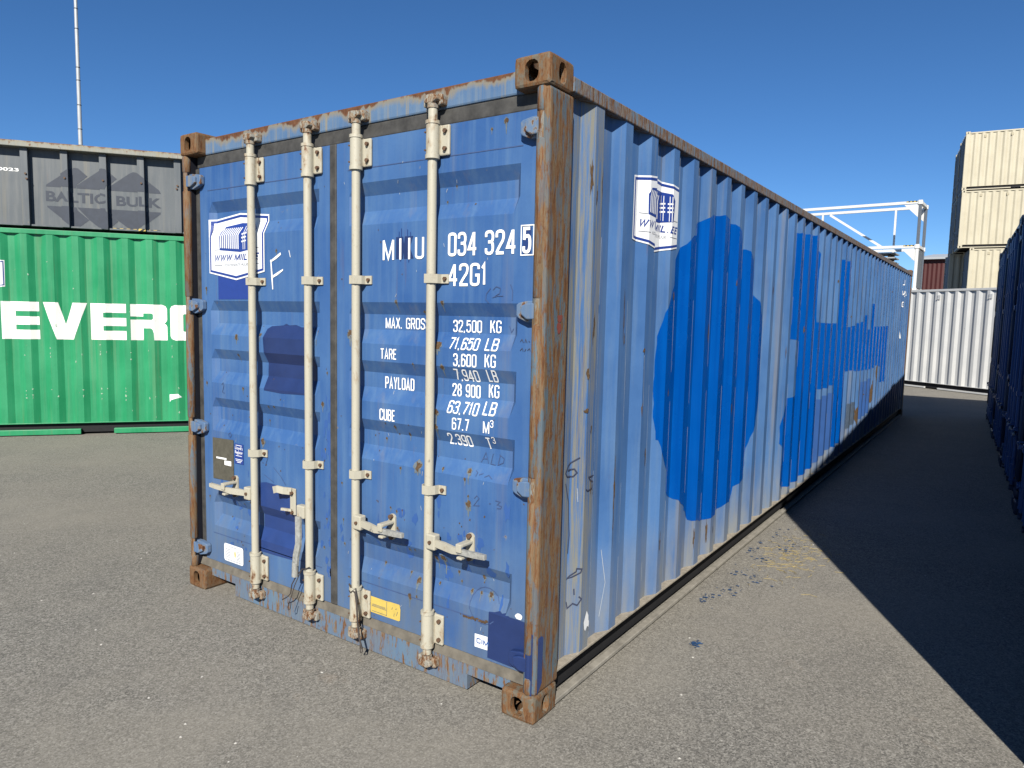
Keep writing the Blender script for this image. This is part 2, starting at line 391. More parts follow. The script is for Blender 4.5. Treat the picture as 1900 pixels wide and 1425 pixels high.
STROKE = {   # condensed sans capitals and figures: width, list of (centre line, closed)
 '0': (1, [(_ring, 1)]), 'O': (1, [(_ring, 1)]), '1': (.5, [([(-.05, .80), (.5, 1), (.5, 0)], 0)]),
 '2': (1, [(sm([(0, .72), (0, 1), (1, 1), (1, .62), (.5, .35), (.0, .02)])+[], 0), ([(-.08, 0), (1.05, 0)], 0)]),
 '3': (1, [(sm([(0, .76), (0, 1), (1, 1), (1, .53), (.3, .53)]), 0), (sm([(.32, .53), (1, .53), (1, 0), (0, 0), (0, .24)]), 0)]),
 '4': (1.05, [([(.74, -.06), (.74, 1.03)], 0), ([(.70, 1), (0, .25), (1.08, .25)], 0)]),
 '5': (1, [([(.98, 1), (.08, 1), (.05, .52)], 0), (sm([(.05, .52), (.15, .66), (1, .70), (1, 0), (0, 0), (0, .24)]), 0)]),
 '6': (1, [(_six[0], 0), (_six[1], 1)]), '9': (1, [([(1-a, 1-b) for a, b in _six[0]], 0), ([(1-a, 1-b) for a, b in _six[1]], 1)]),
 '7': (1, [([(0, 1), (1, 1), (.35, 0)], 0)]),
 '8': (1, [(sm([(.06, .53), (.06, 1), (.94, 1), (.94, .53)], True), 1), (sm([(0, 0), (0, .53), (1, .53), (1, 0)], True), 1)]),
 '.': (.25, [([(.12, -.06), (.12, .08)], 0)]), ',': (.25, [([(.16, .08), (.02, -.12)], 0)]), ' ': (.45, []),
 'M': (1.3, [([(0, -.06), (0, 1)], 0), ([(0, 1), (.5, .02), (1, 1)], 0), ([(1, 1), (1, -.06)], 0)]), 'I': (.12, [([(.5, -.06), (.5, 1.06)], 0)]),
 'U': (1, [(sm([(0, 1.06), (0, .3), (0, 0), (1, 0), (1, .3), (1, 1.06)]), 0)]),
 'K': (1, [([(0, -.06), (0, 1.06)], 0), ([(.95, 1.04), (.06, .36)], 0), ([(.40, .64), (1, -.04)], 0)]),
 'G': (1, [(sm([(1, .76), (1, 1), (0, 1), (0, .7), (0, .3), (0, 0), (1, 0), (1, .3)])+[(1, .47), (.55, .47)], 0)]),
 'C': (1, [(sm([(1, .72), (1, 1), (0, 1), (0, .7), (0, .3), (0, 0), (1, 0), (1, .28)]), 0)]),
 'A': (1.05, [([(0, -.06), (.5, 1.04), (1, -.06)], 0), ([(.2, .27), (.8, .27)], 0)]), 'X': (1, [([(0, -.04), (1, 1.04)], 0), ([(1, -.04), (0, 1.04)], 0)]),
 'R': (1, [([(0, -.06), (0, 1.06)], 0), (sm([(0, 1), (.4, 1), (1, 1), (1, .48), (.4, .48), (0, .48)]), 0), ([(.58, .48), (1, -.05)], 0)]),
 'P': (1, [([(0, -.06), (0, 1.06)], 0), (sm([(0, 1), (.4, 1), (1, 1), (1, .45), (.4, .45), (0, .45)]), 0)]),
 'B': (1, [([(0, -.06), (0, 1.06)], 0), (sm([(0, 1), (.4, 1), (.96, 1), (.96, .53), (.4, .53), (0, .53)]), 0), (sm([(0, .53), (.4, .53), (1, .53), (1, 0), (.4, 0), (0, 0)]), 0)]),
 'D': (1, [([(0, -.06), (0, 1.06)], 0), (sm([(0, 1), (.4, 1), (1, 1), (1, .6), (1, .4), (1, 0), (.4, 0), (0, 0)]), 0)]),
 'S': (1, [(sm([(1, .75), (1, 1), (0, 1), (0, .56), (1, .46), (1, 0), (0, 0), (0, .25)]), 0)]),
 'T': (1, [([(-.06, 1), (1.06, 1)], 0), ([(.5, 1), (.5, -.06)], 0)]), 'Y': (1, [([(0, 1.05), (.5, .42), (1, 1.05)], 0), ([(.5, .44), (.5, -.06)], 0)]),
 'E': (.85, [([(1, 1), (0, 1), (0, 0), (1, 0)], 0), ([(0, .52), (.88, .52)], 0)]), 'L': (.85, [([(0, 1.06), (0, 0), (1, 0)], 0)]),
 'W': (1.5, [([(0, 1.05), (.26, 0), (.5, .95), (.74, 0), (1, 1.05)], 0)])}
def stroke_text(name, s, u0, u1, v0, v1, surf, mat, parent, off=.0028, t=.17, shear=0):
    "stroke lettering fitted to a box; t = stroke as a fraction of the height"
    h = v1-v0; w = h*t; gap = .36
    tot = sum(STROKE[c][0] for c in s); k = (u1-u0-w)/max(.05, tot+gap*(len(s)-1)+w/h*0)
    # keep stems apart: gap in glyph units plus one stroke
    fixed = w*(len(s)-1); k = (u1-u0-w-fixed)/max(.05, tot+gap*.55*(len(s)-1)); x = u0+w/2
    bms = []; bm = bmesh.new(); j = 0
    for c in s:
        cw, strokes = STROKE[c]
        for line, cl in strokes:
            P = [(x+a*cw*k+shear*(b-.5)*h, v0+w/2+b*(h-w)) for a, b in line]
            sub = bmesh.new()
            for q in strip(P, w, cl): sub.faces.new([sub.verts.new((a, b, 0)) for a, b in q])
            drape(sub, surf, off+.00022*(j % 3)); j += 1
            me_ = bpy.data.meshes.new('t'); sub.to_mesh(me_); sub.free(); bm.from_mesh(me_); bpy.data.meshes.remove(me_)
        x += cw*k+gap*.55*k+w
    me = bpy.data.meshes.new(name); bm.to_mesh(me); bm.free()
    return tag(link(name, me, mat, parent), kind='stuff')
def ragged(p, step=.035, amp=.006):
    out = []
    for (a, b), (c, d) in zip(p, p[1:]+p[:1]):
        k = max(1, int(math.hypot(c-a, d-b)/step))
        for i in range(k):
            t = i/k; j = amp if i else amp*.3
            out.append((a+(c-a)*t+random.uniform(-j, j), b+(d-b)*t+random.uniform(-j, j)))
    return out
def blob(u, v, rx, rz, n=11, rough=.35):
    return [(u+rx*math.cos(a)*k, v+rz*math.sin(a)*k) for a, k in ((2*math.pi*i/n, 1+random.uniform(-rough, rough)) for i in range(n))]

# ------------------------------------------------------------------ shipping container builder
# local frame: door end faces -y at y=0, right edge x=0, left edge x=-2.438, length along +y, ground z=0
W = 2.438
DY = .055                 # door skin
RD = .032                 # depth of the door pressings
def recess_tops(H): return [2.215, 1.675, 1.405, 1.130, .575] if H < 2.7 else [2.52, 1.98, 1.44, 1.17, .60]
def R_of(z, H=2.591):
    for T in recess_tops(H):
        if T-.19 <= z <= T:
            if z > T-.055: return RD*(T-z)/.055
            if z < T-.125: return RD*(z-(T-.19))/.065
            return RD
    return 0
def z_breaks(H): return sorted(q for T in recess_tops(H) for q in (T, T-.055, T-.125, T-.19))
def casting(parent, cx, cy, z0, mats, sx, sy):
    "hollow corner casting: cx, cy outer corner, box grows by sx*.162, sy*.178; slots in end and side faces and in top/bottom"
    bm = bmesh.new(); N = 5; RC_ = .013
    dx, dy, dz = .162, .178, .118
    def face(o, a, b, la, lb, hole):
        o, a, b = Vector(o), Vector(a), Vector(b)
        per = []
        for (s0, s1) in (((0, 0), (1, 0)), ((1, 0), (1, 1)), ((1, 1), (0, 1)), ((0, 1), (0, 0))):
            for k in range(N): t = k/N; per.append((s0[0]+(s1[0]-s0[0])*t, s0[1]+(s1[1]-s0[1])*t))
        V = [bm.verts.new(o+a*la*p+b*lb*q) for p, q in per]
        cl = lambda t, l: min(max(t*l, RC_), l-RC_)
        V2 = [bm.verts.new(o+a*cl(p, la)+b*cl(q, lb)) for p, q in per]
        L = len(per)
        for i in range(L): bm.faces.new([V[i], V[(i+1) % L], V2[(i+1) % L], V2[i]])
        V = V2
        if not hole: bm.faces.new(V); return
        hw, hh = hole; nrm = a.cross(b)
        ring = []; inn = []
        for p, q in per:
            ang = math.atan2((q-.5)*lb, (p-.5)*la)
            e = 2.6
            k = (abs(math.cos(ang)/hw)**e+abs(math.sin(ang)/hh)**e)**(-1/e)
            c = o+a*(la/2+math.cos(ang)*k)+b*(lb/2+math.sin(ang)*k)
            ring.append(bm.verts.new(c)); inn.append(c)
        for i in range(L): bm.faces.new([V[i], V[(i+1) % L], ring[(i+1) % L], ring[i]])
        ctr = Vector((cx+sx*dx/2, cy+sy*dy/2, z0+dz/2)); inward = nrm if (ctr-o).dot(nrm) > 0 else -nrm
        r2 = [bm.verts.new(c+inward*.026) for c in inn]
        for i in range(L): bm.faces.new([ring[i], ring[(i+1) % L], r2[(i+1) % L], r2[i]])
    X, Y, Z = Vector((sx, 0, 0)), Vector((0, sy, 0)), Vector((0, 0, 1))
    O = Vector((cx, cy, z0))
    face(O, X, Z, dx, dz, (.031, .040)); face(O+Y*dy, X, Z, dx, dz, None)
    face(O, Y, Z, dy, dz, (.027, .040)); face(O+X*dx, Y, Z, dy, dz, None)
    top = z0 > 1
    face(O, X, Y, dx, dy, None if top else (.032, .06)); face(O+Z*dz, X, Y, dx, dy, (.032, .06) if top else None)
    bmesh.ops.remove_doubles(bm, verts=bm.verts[:], dist=1e-5)
    lo_ = Vector((min(cx, cx+sx*dx), min(cy, cy+sy*dy), z0)); hi_ = Vector((max(cx, cx+sx*dx), max(cy, cy+sy*dy), z0+dz))
    for v_ in bm.verts:
        q = Vector([min(max(v_.co[i], lo_[i]+RC_), hi_[i]-RC_) for i in range(3)]); d_ = v_.co-q
        if d_.length > RC_*1.01: v_.co = q+d_.normalized()*RC_
    bmesh.ops.recalc_face_normals(bm, faces=bm.faces)
    me = bpy.data.meshes.new('corner_casting'); bm.to_mesh(me); bm.free()
    return link('corner_casting', me, mats['casting'], parent)

def side_profile(L, e0, P=.2765):
    "break points (y, inset) of the corrugated side wall"
    y0, y1 = .188, L-.188
    pts = []
    k = -2
    while e0+k*P < L+1:
        e = e0+k*P
        pts += [(e-.0705, 0), (e, 0), (e+.068, 1), (e+.138, 1)]; k += 1
    def val(y):
        for (a, p), (b, q) in zip(pts, pts[1:]):
            if a <= y <= b: return p+(q-p)*(y-a)/(b-a)
        return 1
    br = [p[0] for p in pts if y0+.01 < p[0] < y1-.01]
    return [y0]+br+[y1], val

def make_container(name, L, H, mats, e0=.447, doors=True, pockets=(), hooks=(), loc=(0, 0, 0), rz=0, handles='flat', far_end='wall'):
    root = empty(name, loc, rz)
    c = {}
    zt = H-.043
    # castings, posts
    for cx, sx in ((0, -1), (-W, 1)):
        for cy, sy in ((0, 1), (L, -1)):
            casting(root, cx, cy, 0, mats, sx, sy); casting(root, cx, cy, H-.118, mats, sx, sy)
            x0, x1 = (-.066, -.003) if cx == 0 else (-W+.003, -W+.060)
            y0, y1 = (.010, .190) if cy == 0 else (L-.19, L-.006)
            if cx != 0: x1 = -W+.044
            b = MB().box(x0, x1, y0, y1, .1165, H-.1165, .014, 3)
            if cy == 0 and doors:
                hx = -.040 if cx == 0 else -W+.030; ends = [.119]
                for z in sorted([2.335, 1.645, .950, .235] if H < 2.7 else [2.64, 1.85, 1.05, .24]): ends += [z-.050, z+.050]
                ends.append(H-.119)
                for a_, b_ in zip(ends[::2], ends[1::2]): b.tube([(hx, .024, a_), (hx, .0235, a_+.006), (hx, .0235, b_-.006), (hx, .024, b_)], [.019, .0235, .0235, .019], 14)
            b.build('corner_post', mats['post'] if cy == 0 else mats['post_far'], root)
    # rails
    for sx, x in ((-1, 0), (1, -W)):
        xa, xb = sorted((x+sx*.002, x+sx*.062))
        MB().box(xa, xb, .176, L-.176, H-.101, H-.043, .005).build('top_rail', mats['rail'], root)
        m_ = MB(); xa, xb = sorted((x+sx*.060, x+sx*.066)); m_.box(xa, xb, .176, L-.176, .03, .152)
        m_.build('bottom_rail', mats['shade_and_dark_steel'], root)  # web coloured near-black, so the shade of its recess is painted in
        xa, xb = sorted((x+sx*.004, x+sx*.0655)); m2 = MB(); m2.box(xa, xb, .176, L-.176, .152, .163, .002)
        m2.build('rail_ledge', mats['ledge'], root)
        # lower flange, cut at the fork pockets
        segs = []; a = .176
        for p0, p1 in sorted(pockets): segs.append((a, p0)); a = p1
        segs.append((a, L-.176)); xa, xb = sorted((x+sx*.004, x+sx*mats.get('lip_w', .058)))
        for a, b in segs:
            MB().box(xa, xb, a, b, .012, mats.get('lip_h', .05), .004).build('rail_flange', mats['lip'], root)
    # side walls
    ys, val = side_profile(L, e0)
    for sgn, xo, nm in ((1, -.008, 'side_panel'), (-1, -W+.008, 'side_panel')):
        mbx = MB()
        A = [mbx.bm.verts.new((xo-sgn*.036*val(y), y, .163)) for y in ys]
        B = [mbx.bm.verts.new((xo-sgn*.036*val(y), y, H-.100)) for y in ys]
        for i in range(len(ys)-1): mbx.bm.faces.new([A[i], A[i+1], B[i+1], B[i]])
        o = mbx.build(nm, mats['side'], root)
        if sgn == 1: c['side'] = o
    fn = lambda u_, v_, off: (-.008-.036*val(u_)+off, u_, v_)
    c['side_surf'] = Surf(fn, ys, [])
    # roof sheet with shallow pressings, floor, front wall
    mbx = MB(); k = 0; y = .18; rows = []
    while y < L-.18:
        rows.append((y, 0)); rows.append((min(y+.09, L-.18), 0)); rows.append((min(y+.11, L-.18), -.018)); rows.append((min(y+.19, L-.18), -.018)); y += .21
    rows.append((L-.18, 0))
    A = [(mbx.bm.verts.new((-.06, y, H-.048+z)), mbx.bm.verts.new((-W+.06, y, H-.048+z))) for y, z in rows]
    for p, q in zip(A, A[1:]): mbx.bm.faces.new([p[0], p[1], q[1], q[0]])
    mbx.build('roof_panel', mats['side'], root)
    MB().box(-W+.07, -.07, .12, L-.1, .10, .15).build('floor', mats['shade_and_dark_steel'], root)
    mbx = MB(); xs = [-W+.058+i*(W-.116)/32 for i in range(33)]; d = [0, 0, .03, .03]
    A = [mbx.bm.verts.new((x, L-.02-d[i % 4], .12)) for i, x in enumerate(xs)]; B = [mbx.bm.verts.new((x, L-.02-d[i % 4], H-.06)) for i, x in enumerate(xs)]
    for i in range(32): mbx.bm.faces.new([A[i], A[i+1], B[i+1], B[i]])
    mbx.build('front_wall', mats['side'], root)
    MB().box(-W+.16, -.16, L-.07, L-.012, H-.11, H-.035, .004).build('end_rail', mats['rail'], root)
    MB().box(-W+.16, -.16, L-.08, L-.012, .012, .118, .004).build('end_sill', mats['sill'], root)
    # hooks (lashing lugs) high on the side wall
    for hy in hooks:
        h = MB(); h.box(-.006, .004, hy-.045, hy+.045, H-.30, H-.19, .006); h.box(.004, .022, hy-.04, hy-.01, H-.30, H-.285)
        h.build('lashing_lug', mats['lug'] if 'lug' in mats else mats['bar'], root)
    if not doors: return root, c
    # door end: header, sill, gasket, painted slot shade
    hz = H-.591+.0
    MB().box(-W+.150, -.150, mats.get('head_y', .058), .15, H-.116, H-mats.get('head_d', .026), .008).build('door_header', mats['header'], root)
    pts = [(-W+.150, .128), (-W+.150, .080), (-2.05, .080), (-2.05, .012), (-.375, .012), (-.375, .080), (-.150, .080), (-.150, .128)]
    MB().prism(pts, .050, .15, 'y').build('door_sill', mats['sill'], root)
    for a, b, y in ((-W+.043, -W+.050, .016), (-.078, -.067, .06)):
        MB().box(a, b, y, .12, .13, H-.118).build('door_post_seal', mats['shade_and_rubber'], root)  # added strip: the unlit dark of the slot is put into its colour
    top = H-.181
    g = MB()
    g.box(-2.372, -.070, .064, .10, top, H-.1165, .006)                       # top lip
    g.build('door_gasket', mats['gasket'], root)
    for nm, a, b, y in (('door_gasket', -2.386, -2.336, .060), ('door_gasket', -1.252, -1.206, .050)):
        MB().box(a, b, y, .10, .172, top-.001, .006).build(nm, mats['gasket'], root)
    MB().prism([(.046, .128), (.10, .128), (.10, .171), (.062, .171)], -2.386, -.070, 'x').build('door_gasket', mats['gasket_low'], root)
    zb = z_breaks(H); doorsur = []
    for (xl, xr, rl, rr2) in ((-2.335, -1.253, -2.250, -1.330), (-1.205, -.068, -1.120, -.157)):
        xb = [xl, rl, rl+.03, rr2-.03, rr2, xr]; zs = [.173]+zb+[top-.002]
        def E_(x, rl=rl, rr2=rr2):
            return max(0, min(1, (x-rl)/.03, (rr2-x)/.03))
        mbx = MB()
        G = [[mbx.bm.verts.new((x, DY+R_of(z, H)*E_(x), z)) for z in zs] for x in xb]
        for i in range(len(xb)-1):
            for j in range(len(zs)-1): mbx.bm.faces.new([G[i][j], G[i+1][j], G[i+1][j+1], G[i][j+1]])
        # returned edges so the leaf has thickness
        for line in ([G[i][0] for i in range(len(xb))], [G[i][-1] for i in range(len(xb))], G[0], G[-1]):
            back = [mbx.bm.verts.new((v.co.x, .105, v.co.z)) for v in line]
            for i in range(len(line)-1): mbx.bm.faces.new([line[i], line[i+1], back[i+1], back[i]])
        d = mbx.build('door', mats['door'], root)
        sf = Surf(lambda u_, v_, off, E_=E_: (u_, DY+R_of(v_, H)*E_(u_)-off, v_), xb, zb)
        # caulk lines along the pressed panel
        decal('panel_seam', [[(rl-.01, top-.132), (rr2+.01, top-.132), (rr2+.01, top-.128), (rl-.01, top-.128)],
                             [(rl-.01, .338), (rr2+.01, .338), (rr2+.01, .3425), (rl-.01, .3425)]], sf, mats['seam'], d, .0015)
        doorsur.append((d, sf))
    c['doors'] = doorsur
    # hinges
    hzs = [2.335, 1.645, .950, .235] if H < 2.7 else [2.64, 1.85, 1.05, .24]
    for z in hzs:
        for s, px, ex in ((1, -.046, -.145), (-1, -W+.036, -2.285)):
            h = MB(); k = -1 if s == 1 else 1
            pts = [(px, z-.040), (px, z+.040), (px+k*.045, z+.040), (ex-k*.010, z+.032), (ex, z+.024), (ex, z-.018), (ex-k*.012, z-.028), (px+k*.045, z-.044)]
            h.prism(pts, .026, .053, 'y', .004); h.prism([(px, z-.030), (px, z+.032), (px+k*.040, z+.030), (ex-k*.03, z+.020), (ex-k*.03, z-.012), (px+k*.040, z-.032)], .010, .030, 'y', .005)
            hh = h.build('hinge', mats['hinge'], root)
            p = MB(); p.tube([(px-k*.006, .022, z-.055), (px-k*.006, .022, z+.055)], .017, 14); p.build('hinge_pin', mats['pin'], hh)
    # locking bars
    c['bars'] = []
    for bi, x in enumerate((-1.818, -1.372, -1.037, -.580)):
        t = .020
        low, high = .110, H-.10
        bar = MB().tube([(x, t, .125), (x, t, H-.116)], .020, 16).build('locking_bar', mats['bar'], root)
        bolts = MB()
        for z0, z1 in ((H-.312, H-.180), (.168, .312)):
            s = MB()
            s.tube([(x, t, z0), (x, t, z1)], .028, 16)
            s.tube([(x, t, z0-.012), (x, t, z0+.004)], .031, 16); s.tube([(x, t, z1-.004), (x, t, z1+.010)], .031, 16)
            s.box(x-.026, x+.026, t, DY-.002, z0+.004, z1-.004, .003)
            s.box(x+.015, x+.072, DY-.016, DY-.001, z0+.002, z1-.006, .006)
            s.build('bar_bearing', mats['bar'], bar)
            for zz in (z0+.028, z1-.032):
                bolts.tube([(x+.054, DY-.028, zz), (x+.054, DY-.014, zz)], .0095, 6)
                bolts.tube([(x-.021, t-.026, zz-.006), (x-.021, t-.014, zz-.006)], .004, 6)
        for z in ((1.775, .868) if H < 2.7 else (2.05, 1.0)):
            s = MB()
            s.strap([(x-.034, DY-.004, z), (x-.030, t-.008, z), (x-.016, t-.0235, z), (x+.016, t-.0235, z), (x+.030, t+.004, z), (x+.034, DY-.008, z), (x+.072, DY-.005, z)], .038, .006)
            s.build('guide_strap', mats['bar'], bar)
            bolts.tube([(x+.056, DY-.019, z), (x+.056, DY-.007, z)], .009, 6)
        # cams and keepers
        for zc, sg in ((H-.086, 1), (.086, -1)):   # cam plus a keeper on each side of it
            cm = MB()
            cm.tube([(x, t, zc-sg*.034), (x, t, zc-sg*.012)], .024, 12)
            cm.prism([(x-.030, zc-.014), (x+.012, zc-.018), (x+.038, zc-.004), (x+.030, zc+.016), (x-.012, zc+.020), (x-.032, zc+.012)], -.004, .040, 'y', .005)
            cm.build('cam', mats['cam'], bar)
            kp = MB(); kp.prism([(x-.048, zc-.026), (x-.022, zc-.026), (x-.022, zc+.022), (x-.048, zc+.026)], .012, .062, 'y', .006)
            kp.build('cam_keeper', mats['cam'], bar)
            kp = MB(); kp.prism([(x+.020, zc-.024), (x+.046, zc-.020), (x+.046, zc+.020), (x+.020, zc+.026)], .022, .062, 'y', .006)
            kp.build('cam_keeper', mats['cam'], bar)
        # handle hub, handle, retainer
        sgn = -1 if bi == 0 else 1
        hb = MB(); hz_ = .645
        if handles == 'main' and bi == 1:
            hb.box(x-.070, x-.012, -.006, .030, .590, .655, .006)
            hb.build('handle_hub', mats['bar'], bar)
            h = MB(); h.strap([(x-.046, -.012, .600), (x-.040, -.016, .52), (x-.036, -.02, .46), (x-.052, -.022, .40), (x-.058, -.022, .35)], [.012]*5, .036, (0, 1, 0))
            h.build('handle', mats['galv'], bar)
            h = MB(); h.tube([(x-.058, -.022, .365), (x-.062, -.022, .29)], .017, 8); h.build('handle_grip', mats['galv'], bar)
            rx = -1.535
            rt = MB(); rt.prism([(rx-.022, .575), (rx+.022, .575), (rx+.022, .715), (rx-.022, .715)], DY-.010, DY-.001, 'y', .004)
            rt.strap([(rx-.004, DY-.014, .700), (rx-.03, .01, .706), (rx-.06, -.004, .712), (rx-.09, -.002, .702)], .036, .010)
            rt.strap([(rx-.002, DY-.014, .60), (rx-.05, .012, .605)], .012, .012)
            rt.build('handle_retainer', mats['bar'], bar)
            bolts.tube([(rx, DY-.024, .690), (rx, DY-.01, .690)], .010, 6); bolts.tube([(rx, DY-.02, .588), (rx, DY-.01, .588)], .010, 6)
        else:
            def q(a): return x+sgn*a
            hb.box(*sorted((q(.008), q(.060))), -.008, .030, hz_-.034, hz_+.034, .006); hb.build('handle_hub', mats['bar'], bar)
            h = MB(); h.strap([(q(.055), .004, hz_-.002), (q(.11), -.004, hz_-.002), (q(.165), -.014, hz_-.004), (q(.215), -.020, hz_-.001)], [.030, .034, .032, .024], .013)
            h.build('handle', mats['bar'], bar)
            h = MB(); h.strap([(q(.200), -.020, hz_-.001), (q(.29), -.022, hz_+.002), (q(.345), -.022, hz_+.004)], [.022, .024, .020], .016)
            h.build('handle_grip', mats['galv'] if not (handles == 'main' and bi == 0) else mats['bar'], bar)
            rx = q(.212)
            rt = MB()
            pp = [(rx+.022*math.cos(a), (hz_+.04 if math.sin(a) > 0 else hz_-.034)+.024*math.sin(a)) for a in (2*math.pi*i/14 for i in range(14))]
            rt.prism(pp, DY-.010, DY-.001, 'y')
            rt.box(rx-.016, rx+.016, -.030, DY-.008, hz_+.020, hz_+.034, .004); rt.box(rx-.014, rx+.014, -.036, -.026, hz_-.002, hz_+.034, .003)
            rt.box(rx-.014, rx+.014, -.030, DY-.008, hz_-.034, hz_-.022, .004)
            rt.build('handle_retainer', mats['bar'], bar)
            bolts.tube([(rx, DY-.026, hz_+.052), (rx, DY-.01, hz_+.052)], .011, 6); bolts.tube([(rx, DY-.022, hz_-.046), (rx, DY-.01, hz_-.046)], .011, 6)
            bolts.tube([(q(.034), -.016, hz_), (q(.034), -.006, hz_)], .008, 8)
        tag(bolts.build('bolts', mats['bolt'], bar), kind='stuff')
        c['bars'].append(bar)
    return root, c

# ------------------------------------------------------------------ ground
n = NB('asphalt')
v = n.tc.outputs['Object']
st1 = n.voro(165, out='Color'); st2 = n.voro(70, out='Color')
bw = n.n.new('ShaderNodeRGBToBW'); n.link(st1, bw.inputs[0])
bw2 = n.n.new('ShaderNodeRGBToBW'); n.link(st2, bw2.inputs[0])
c0 = n.ramp(bw.outputs[0], [(.15, (.085, .081, .074)), (.40, (.210, .199, .175)), (.62, (.285, .270, .238)), (.85, (.46, .44, .39))])
c0 = n.mix(.30, c0, n.ramp(bw2.outputs[0], [(.2, (.125, .118, .105)), (.6, (.25, .236, .205)), (.95, (.40, .375, .33))]))
c0 = n.mix(n.ramp(n.noise(320, 3, .7), [(.35, .35), (.5, 0)]), c0, (.055, .053, .052))
lg_ = n.noise(.55, 6, .62)
c0 = n.mix(n.ramp(lg_, [(.38, .0), (.66, .45)]), c0, (.315, .288, .24))
md = n.noise(2.6, 5, .6)
c0 = n.mix(n.ramp(md, [(.34, .16), (.5, 0)]), c0, (.15, .145, .135))
rs = n.noise(1.1, 6, .7, n.vec((1, 1, 1), (17, 3, 0)))
c0 = n.mix(n.ramp(rs, [(.64, 0), (.74, .35)]), c0, (.34, .24, .16))
rs2 = n.noise(.35, 5, .6, n.vec((1, 1, 1), (5, 11, 0)))
c0 = n.mix(n.ramp(rs2, [(.52, 0), (.62, .40)]), c0, (.33, .305, .255))
oil = n.noise(1.4, 6, .7, n.vec((1, 1, 1), (31, 2, 0)))
c0 = n.mix(n.ramp(oil, [(.68, 0), (.75, .3)]), c0, (.12, .115, .11))
n.bump(n.math('ADD', n.math('MULTIPLY', bw.outputs[0], .5), n.math('MULTIPLY', n.noise(230, 3, .7), .5)), .55, .004)
asphalt = n.done(c0, .88, .25)
g = MB(); g.poly([(-400, -400, 0), (400, -400, 0), (400, 400, 0), (-400, 400, 0)])
ground = g.build('ground', asphalt); tag(ground, 'grey worn asphalt yard with pale aggregate', 'ground', kind='structure')

# ------------------------------------------------------------------ the old blue container
MM = dict(M); MM['seam'] = M['pen_soft']; MM['lip_h'] = .032; MM['lip_w'] = .042
box_, C = make_container('shipping_container', 12.192, 2.591, MM, handles='main')
tag(box_, 'long faded blue container with rusty posts, cream locking bars and overpainted side', 'container')
(doorL, SL), (doorR, SR) = C['doors']; side, SS = C['side'], C['side_surf']
def fx(x, z): return x-R_of(z)*(1.43-x)/2.31

# code and weight markings on the right-hand leaf
T = [('M', -.899, -.828, 1.862, 1.956), ('I', -.797, -.7845, 1.862, 1.956), ('I', -.744, -.7315, 1.862, 1.956), ('U', -.703, -.651, 1.862, 1.956), ('034 324', -.517, -.170, 1.868, 1.966), ('5', -.140, -.099, 1.868, 1.970), ('42G1', -.515, -.308, 1.744, 1.838),
     ('MAX. GROSS', -.878, -.612, 1.553, 1.611), ('32,500', -.482, -.330, 1.548, 1.608), ('KG', -.288, -.232, 1.550, 1.610), ('71,650', -.501, -.343, 1.475, 1.534), ('LB', -.308, -.244, 1.477, 1.536),
     ('TARE', -.911, -.809, 1.414, 1.470), ('3,600', -.480, -.356, 1.405, 1.468), ('KG', -.314, -.257, 1.409, 1.472), ('7,940', -.472, -.340, 1.343, 1.402), ('LB', -.298, -.247, 1.348, 1.408),
     ('PAYLOAD', -.879, -.699, 1.276, 1.340), ('28 900', -.482, -.331, 1.274, 1.338), ('KG', -.289, -.236, 1.282, 1.346), ('63,710', -.504, -.340, 1.202, 1.264), ('LB', -.312, -.249, 1.211, 1.274),
     ('CUBE', -.915, -.816, 1.131, 1.193), ('67.7', -.482, -.389, 1.134, 1.194), ('M', -.316, -.283, 1.137, 1.197), ('3', -.279, -.263, 1.168, 1.199),
     ('2.390', -.500, -.370, 1.064, 1.124), ('T', -.295, -.270, 1.069, 1.128), ('3', -.268, -.252, 1.100, 1.130)]
for s, a, b, z0, z1 in T:
    zm = (z0+z1)/2; d = fx(0, zm)*0
    a2, b2 = fx(a, zm), fx(b, zm)
    if .045 < z1-z0 < .08: z0, z1 = zm-(z1-z0)*.43, zm+(z1-z0)*.43
    stroke_text('painted_marking', s, a2, b2, z0, z1, SR, M['white'], doorR, .0028, .125 if z1-z0 > .08 else .118)
x0, x1, z0, z1 = -.149, -.086, 1.860, 1.978; w = .0045
decal('check_digit_frame', [[(x0, z0), (x1, z0), (x1, z0+w), (x0, z0+w)], [(x0, z1-w), (x1, z1-w), (x1, z1), (x0, z1)], [(x0, z0+w), (x0+w, z0+w), (x0+w, z1-w), (x0, z1-w)], [(x1-w, z0+w), (x1, z0+w), (x1, z1-w), (x1-w, z1-w)]], SR, M['white'], doorR, .0028)
decal('overpaint_patch', [[(-.140, 1.868), (-.100, 1.868), (-.100, 1.968), (-.140, 1.968)]], SR, M['navy2'], doorR, .0014)
decal('overpaint_patch', [[(-.818, 1.866), (-.776, 1.866), (-.772, 1.90), (-.770, 1.866), (-.712, 1.866), (-.735, 1.915), (-.716, 1.962), (-.765, 1.963), (-.770, 1.930), (-.776, 1.962), (-.818, 1.961)]], SR, M['navy'], doorR, .0014)
decal('paint_runs', ribbon_polys([[(-.80, 1.96), (-.80, 1.985)], [(-.786, 1.96), (-.786, 1.998)], [(-.75, 1.962), (-.75, 1.992)], [(-.732, 1.962), (-.732, 1.98)], [(-.79, 1.866), (-.79, 1.855)], [(-.74, 1.866), (-.742, 1.85)]], .005), SR, M['navy2'], doorR, .0012)

